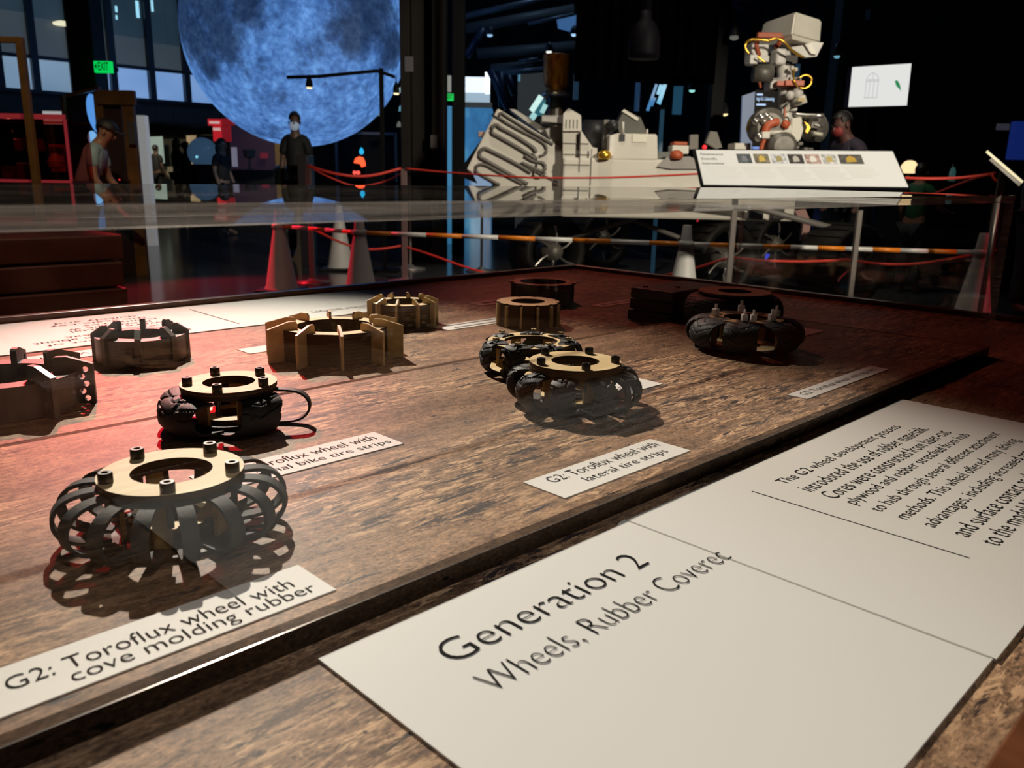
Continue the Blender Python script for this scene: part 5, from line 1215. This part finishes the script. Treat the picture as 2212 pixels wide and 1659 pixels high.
bm = B(); prism3(bm, [a+dv*.05-nv*.002, b-nv*.002, b-nv*.022, a+dv*.05-nv*.02], RD*.75); obj('backing_board', bm, GREYM, t)
bm = B(); q = P(2165, 370, d+.3); cyl(bm, (q.x, q.y, .02), q, .018, None, 12); obj('leg', bm, POSTM, t, True)
bm = B(); fbox(bm, q.dot(S)-.2, q.dot(S)+.2, d+.2, d+.4, 0, .02); obj('foot', bm, POSTM, t)

# ------------------------------------------------------------------ cones, bars, posts and ropes
def cone(lb, x, d, h=.71, red=False):
    q = F*d + S*P(x, 560, d).dot(S); t = thing('traffic_cone', lb, 'cone', q, 'white traffic cones')
    bm = B(); lathe_c(bm, [(.150, .03), (.138, .045), (.048, h*.80), (.055, h*.80), (.055, h*.83), (.044, h*.84), (.034, h*.97), (.030, h)], q, 32); smooth_by_angle(obj('body', bm, OFFW, t), 40)
    bm = B(); fbox(bm, q.dot(S)-.19, q.dot(S)+.19, d-.19, d+.19, 0, .03, .012); obj('base', bm, mat('cone_base', (.010, .010, .010), .5), t)
    return q
q1 = cone('white traffic cone lit red, near the dark red plank plinth', 606, 7.35); q2 = cone('white traffic cone lit red, second one along from the plank plinth', 778, 6.75)
q3 = cone('white traffic cone in front of the rover wheels holding two bars', 1480, 6.25); q4 = cone('blurred white traffic cone behind the end of the acrylic case', 2118, 6.0); q5 = cone('small farther white traffic cone between the two red lit ones', 735, 9.1)
def cbar(lb, a, b, n, first, z=.572):
    t = thing('barrier_bar', lb, 'bar', (a+b)/2+V3((0, 0, z)), 'orange and white barrier bars')
    dv = (b-a).normalized(); a2, b2 = a-dv*.02+V3((0, 0, z)), b+dv*.02+V3((0, 0, z))
    for i in range(n):
        p, q = a2.lerp(b2, i/n), a2.lerp(b2, (i+1)/n); bm = B(); cyl(bm, p, q, .017, None, 14); obj('band', bm, ORANGE if (i+first) % 2 else BARW, t, True)
    for q in (a, b):
        bm = B(); lathe_c(bm, [(.055, z-.02), (.062, z-.015), (.062, z+.015), (.055, z+.02)], q, 24); obj('loop', bm, BARW, t, True)
cbar('orange and white barrier bar between the rover cone and the case corner cone', q3, q4, 11, 0)
cbar('red lit barrier bar from the second cone to the rover cone', q2, q3, 9, 1)
cbar('short red barrier bar between the two red lit cones', q1, q2, 5, 1)
def post(lb, x, d, h=1.08, wide=.022, m=POSTM):
    q = F*d + S*P(x, 480, d).dot(S); t = thing('rope_post', lb, 'post', q, 'rope posts')
    bm = B(); fbox(bm, q.dot(S)-wide, q.dot(S)+wide, d-wide, d+wide, .02, h, .004); obj('pole', bm, m, t)
    bm = B(); lathe_c(bm, [(.17, 0), (.17, .012), (.05, .03), (.03, .05)], q, 24); obj('base', bm, m, t, True)
    return q
POSTR = mat('post_reddish', (.16, .10, .10), .4, metal=.3)
post('rope post at the start of the sagging red rope by the kiosk', 671, 7.95, 1.11, .024, POSTR); post('rope post before the wide brown column', 874, 8.2, 1.08, .028, POSTR)
post('slim pale rope post close behind the brown column post', 886, 9.3, 1.02, .012); post('slim rope post seen through the case under the tilted rover panel', 1041, 9.2, .75, .014); post('rope post at the end of the red rope by the edge on board', 2152, 6.4, 1.08, .018, mat('post_dark', (.06, .05, .05), .5))
def rope(lb, pts, r=.009, m=ROPE):
    bm = B(); tube(bm, [P(*p) for p in pts], r, 8, 6); return tag(obj('barrier_rope', bm, m, None, True), lb, 'rope', 'red barrier ropes')
rope('thick red rope sagging between the kiosk and the brown column', [(666, 358, 7.93), (700, 369, 7.9), (735, 377, 7.9), (775, 381, 7.95), (815, 377, 8.05), (866, 364, 8.15)], .013)
rope('thin red rope sagging lower behind the thick one', [(676, 364, 8.0), (710, 382, 8.4), (770, 402, 8.6), (830, 392, 8.7), (868, 374, 8.3)], .008)
rope('long taut red rope running across the front of the rover', [(876, 364, 8.15), (960, 372, 7.9), (1060, 379, 7.4), (1160, 384, 7.1), (1300, 384, 6.9), (1420, 380, 6.8), (1520, 375, 6.7), (1580, 373, 6.7)], .008)
rope('orange red rope leading from the info board to the edge on board', [(1930, 383, 6.6), (1990, 386, 6.5), (2060, 385, 6.45), (2112, 380, 6.4), (2150, 374, 6.4)], .011)
rope('crossing red rope slanting down from the post by the edge on board', [(2150, 375, 6.45), (2110, 384, 6.8), (2060, 402, 7.1), (2020, 418, 7.3)], .009)
rope('red lower rope dipping between the first cone and brown column post', [(668, 489, 7.95), (700, 507, 7.9), (745, 527, 7.95), (790, 538, 8.05), (830, 537, 8.15), (866, 531, 8.2)], .011)
rope('red lower rope running down from the brown column post behind the table rim', [(876, 533, 8.2), (930, 550, 7.9), (1000, 575, 7.6), (1065, 594, 7.4), (1130, 606, 7.3)], .010)
rope('orange red lower rope around the foot of the rover cone', [(1390, 602, 6.9), (1450, 592, 6.8), (1510, 577, 6.6), (1578, 558, 6.5), (1650, 563, 6.5), (1740, 565, 6.55), (1830, 561, 6.6)], .010)
rope('dim red lower rope reaching from the rover wheel to the far cone', [(1830, 561, 6.6), (1900, 570, 6.6), (1980, 570, 6.5), (2060, 558, 6.4), (2150, 540, 6.4)], .010)
rope('short loose red rope end hanging by the edge on board', [(2141, 376, 6.3), (2147, 386, 6.3), (2153, 391, 6.3)], .010)

# ================================================================== PEOPLE
def skinned(pts, edges, name, m, parent, sub=1):
    me = bpy.data.meshes.new(name); me.from_pydata([p for p, r in pts], edges, [])
    o = bpy.data.objects.new(name, me); COL.objects.link(o)
    md = o.modifiers.new('skin', 'SKIN'); md.use_smooth_shade = True
    for v, (p, r) in zip(me.skin_vertices[0].data, pts): v.radius = r if isinstance(r, tuple) else (r, r)
    me.skin_vertices[0].data[0].use_root = True
    s = o.modifiers.new('sub', 'SUBSURF'); s.levels = sub; s.render_levels = sub
    dg = bpy.context.evaluated_depsgraph_get(); nm = bpy.data.meshes.new_from_object(o.evaluated_get(dg))
    bpy.data.objects.remove(o); bpy.data.meshes.remove(me)
    nm.name = name; nm.materials.clear(); nm.materials.append(m)
    r = bpy.data.objects.new(name, nm); COL.objects.link(r); r.parent = parent; return r
CNUM = [0]
def person(lb, x, d, height, facing, shirt, trouser, hair=HAIR, skin=SKIN, bend=0., armL=(-.215, .10, .92), armR=(.215, .10, .92), elbL=None, elbR=None, mask=None, longhair=False, cap=None, headtilt=0., slim=1.):
    """facing: angle about the vertical; 0 looks back at the camera"""
    t = thing('person', lb, 'person')
    def bd(p):
        y, z = p[1], p[2]
        if z > .98 and bend:
            dz = z-.98; return (p[0], y*math.cos(bend)+dz*math.sin(bend), .98+dz*math.cos(bend)-y*math.sin(bend))
        return p
    elbL = elbL or (-.205, -.02, 1.17); elbR = elbR or (.205, -.02, 1.17)
    J = dict(pel=((0, 0, .96), (.155, .11)), wai=((0, .0, 1.12), (.135, .10)), che=((0, .0, 1.32), (.145, .105)), nkb=((0, -.005, 1.47), (.07, .06)), nk=((0, .005, 1.54), (.052, .055)), hd1=((0, .03, 1.60), (.068, .085)), hd2=((0, .02, 1.68), (.078, .095)), hd3=((0, .012, 1.745), (.05, .06)))
    for sd, k in ((-1, 'L'), (1, 'R')):
        J['sh'+k] = ((sd*.155, 0, 1.43), .056); J['el'+k] = (elbL if sd < 0 else elbR, .043)
        wr = armL if sd < 0 else armR; J['wr'+k] = (wr, .030)
        e = V3(J['el'+k][0]); dv = (V3(wr)-e).normalized(); J['pm'+k] = (tuple(V3(wr)+dv*.075), (.042, .022))
        J['hip'+k] = ((sd*.09, 0, .90), .098); J['kn'+k] = ((sd*.10, .015, .50), .062); J['an'+k] = ((sd*.105, -.01, .09), .042); J['to'+k] = ((sd*.115, .16, .04), .036)
    J = {k: (bd(p), r) for k, (p, r) in J.items()}
    names = list(J)
    L = [('pel', 'wai'), ('wai', 'che'), ('che', 'nkb'), ('nkb', 'nk'), ('nk', 'hd1'), ('hd1', 'hd2'), ('hd2', 'hd3')]
    for k in 'LR': L += [('nkb', 'sh'+k), ('sh'+k, 'el'+k), ('el'+k, 'wr'+k), ('wr'+k, 'pm'+k), ('pel', 'hip'+k), ('hip'+k, 'kn'+k), ('kn'+k, 'an'+k), ('an'+k, 'to'+k)]
    pts = [J[n] for n in names]; edges = [(names.index(a), names.index(b)) for a, b in L]
    # five fingers on each hand
    for k in 'LR':
        pm = V3(J['pm'+k][0]); wr = V3(J['wr'+k][0]); dv = (pm-wr).normalized(); sdv = dv.cross(V3((0, 1, .3))).normalized(); nv = sdv.cross(dv)
        for q, (o_, ln) in enumerate(((-.032, .062), (-.011, .078), (.011, .074), (.030, .058))):
            a = len(pts); pts.append((tuple(pm+dv*.02+sdv*o_), .0105)); pts.append((tuple(pm+dv*(.02+ln*.55)+sdv*o_*1.15+nv*.006), .0095)); pts.append((tuple(pm+dv*(.02+ln)+sdv*o_*1.1+nv*.022), .008))
            edges += [(names.index('pm'+k), a), (a, a+1), (a+1, a+2)]
        a = len(pts); pts.append((tuple(wr+dv*.04+sdv*.045), .012)); pts.append((tuple(wr+dv*.075+sdv*.062+nv*.01), .010)); edges += [(names.index('wr'+k), a), (a, a+1)]
    skinned(pts, edges, 'body', skin, t)
    CNUM[0] += 1; n = CNUM[0]
    sm = mat('shirt_%d' % n, shirt, .8, noise_amt=.2, nscale=9); tm = mat('trouser_%d' % n, trouser, .8, noise_amt=.2, nscale=9)
    def ex(n, a): 
        p, r = J[n]; return (p, tuple(q+a for q in r) if isinstance(r, tuple) else r+a)
    sn = ['pel', 'wai', 'che', 'nkb']; sp_ = [ex('pel', .016), ex('wai', .02), ex('che', .022), (J['nkb'][0], (.085, .075))]; se = [(0, 1), (1, 2), (2, 3)]
    for k in 'LR':
        a = len(sp_); mid = V3(J['sh'+k][0]).lerp(V3(J['el'+k][0]), .7); sp_ += [ex('sh'+k, .018), (tuple(mid), .066)]; se += [(3, a), (a, a+1)]
    skinned(sp_, se, 'shirt', sm, t)
    tp = [ex('pel', .012)]; te = []
    for k in 'LR':
        a = len(tp); tp += [ex('hip'+k, .014), ex('kn'+k, .018), ex('an'+k, .022)]; te += [(0, a), (a, a+1), (a+1, a+2)]
    skinned(tp, te, 'trousers', tm, t)
    # head details
    h1, h2 = V3(J['hd1'][0]), V3(J['hd2'][0]); rx = Matrix.Rotation(-bend+headtilt, 3, 'X'); hc = h1.lerp(h2, .6)
    def hp(p): return hc + rx @ V3(p)
    bm = B(); ball(bm, (0, 0, 0), .098, 18, 12, (.88, 1.06, 1.0)); ds_ = [v for v in bm.verts if v.co.z < -.01 and v.co.y > -.03 or v.co.z < -.07 or (v.co.y > .055 and v.co.z < .045)]
    bmesh.ops.delete(bm, geom=ds_, context='VERTS')
    for v in bm.verts: v.co = hp(v.co+V3((0, -.012, .038)))
    obj('hair', bm, hair, t, True)
    if longhair:
        bm = B(); ball(bm, (0, 0, 0), .1, 16, 10, (1.0, .55, 1.5))
        for v in bm.verts: v.co = hp(v.co+V3((0, -.065, -.06)))
        obj('long_hair', bm, hair, t, True)
    bm = B(); 
    for v in ball(bm, (0, 0, 0), .014, 10, 8, (.8, 1.1, 1.6)).verts: v.co = hp(v.co+V3((0, .095, -.015)))
    obj('nose', bm, skin, t, True)
    for sx in (-1, 1):
        bm = B()
        for v in ball(bm, (0, 0, 0), .011, 8, 6).verts: v.co = hp(v.co+V3((sx*.032, .082, .012)))
        obj('eye', bm, mat('eye_dark', (.02, .015, .012), .2), t, True)
        bm = B()
        for v in ball(bm, (0, 0, 0), .022, 10, 8, (.4, .8, 1.3)).verts: v.co = hp(v.co+V3((sx*.082, .0, -.005)))
        obj('ear', bm, skin, t, True)
    bm = B()
    for v in ball(bm, (0, 0, 0), .022, 10, 6, (1.1, .4, .3)).verts: v.co = hp(v.co+V3((0, .088, -.05)))
    obj('mouth', bm, mat('lip', (.18, .06, .05), .5), t, True)
    if mask:
        bm = B(); ball(bm, (0, 0, 0), .07, 16, 10, (1.0, .75, .78))
        bmesh.ops.delete(bm, geom=[v for v in bm.verts if v.co.y < -.01], context='VERTS')
        for v in bm.verts: v.co = hp(v.co+V3((0, .055, -.045)))
        obj('face_mask', bm, mask, t, True)
    if cap:
        bm = B(); ball(bm, (0, 0, 0), .108, 18, 10, (.9, 1.05, .8)); bmesh.ops.delete(bm, geom=[v for v in bm.verts if v.co.z < .0], context='VERTS')
        for v in bm.verts: v.co = hp(v.co+V3((0, -.005, .045)))
        cp = obj('cap', bm, cap, t, True)
        bm = B(); box(bm, (0, 0, 0), (.13, .10, .012), None, .004)
        for v in bm.verts: v.co = hp(v.co+V3((0, .13, .045)))
        obj('cap_peak', bm, cap, cp)
    k = height/1.76; t.scale = (k*slim, k, k)
    t.rotation_euler.z = YAW + PI/2 + facing
    t.location = F*d + S*P(x, 360, d).dot(S)
    return t
MASKW = mat('mask_white', (.30, .34, .40), .8, emit=(.10, .13, .18), estr=1); MASKR = mat('mask_red', (.25, .03, .03), .7); CAPD = mat('cap_dark', (.012, .012, .018), .6)
# facing 0 = towards the camera
person('person in a black shirt and white face mask standing under the moon', 641, 10.2, 1.70, .15, (.004, .004, .005), (.006, .006, .008), mask=MASKW, skin=mat('skin_dim', (.10, .055, .04), .5), slim=.84)
person('person in dark cap and pale shirt leaning towards the booth mirror', 172, 7.62, 1.50, 1.75, (.26, .40, .44), (.010, .010, .012), cap=CAPD, bend=.42, armL=(-.22, .42, 1.05), armR=(.22, .40, 1.02), elbL=(-.235, .14, 1.18), elbR=(.235, .12, 1.18))
DS = mat('skin_far', (.10, .06, .04), .6)
person('far black silhouetted person before the pale green lobby board', 338, 23.2, 1.62, 2.9, (.012, .012, .013), (.010, .010, .012), skin=DS)
person('person in dark red clothing with bushy hair in the lobby', 384, 20.5, 1.70, 2.4, (.05, .010, .018), (.03, .008, .012), skin=DS, longhair=True)
person('person in dark navy clothing beside the cream lobby jamb', 403, 18.5, 1.58, 2.0, (.010, .014, .035), (.010, .010, .018), skin=DS)
person('long haired person in black standing below the red hanging sign', 480, 13.6, 1.50, 1.2, (.008, .008, .009), (.008, .008, .009), skin=mat('skin_far2', (.20, .13, .09), .6), longhair=True)
person('person in a purple top and dark red mask bending beneath the bird cage screen', 1852, 8.3, 1.72, -1.2, (.030, .022, .040), (.010, .010, .012), mask=MASKR, bend=.35, skin=mat('skin_red', (.12, .05, .04), .6))
person('shorter dark haired person beside the purple topped person', 1906, 9.65, 1.40, -.6, (.020, .024, .028), (.010, .010, .012), skin=MATS['skin_red'])
person('child in a green shirt reaching over the dark side table', 1992, 8.1, 1.22, 2.2, (.012, .09, .035), (.010, .012, .016), skin=mat('skin_child', (.26, .14, .09), .6), armR=(.24, .40, 1.12), elbR=(.26, .18, 1.15))
person('grey shirted person cut off by the picture edge beside the edge on board', 2246, 6.9, 1.52, .9, (.045, .045, .060), (.012, .012, .016), skin=MATS['skin_red'])
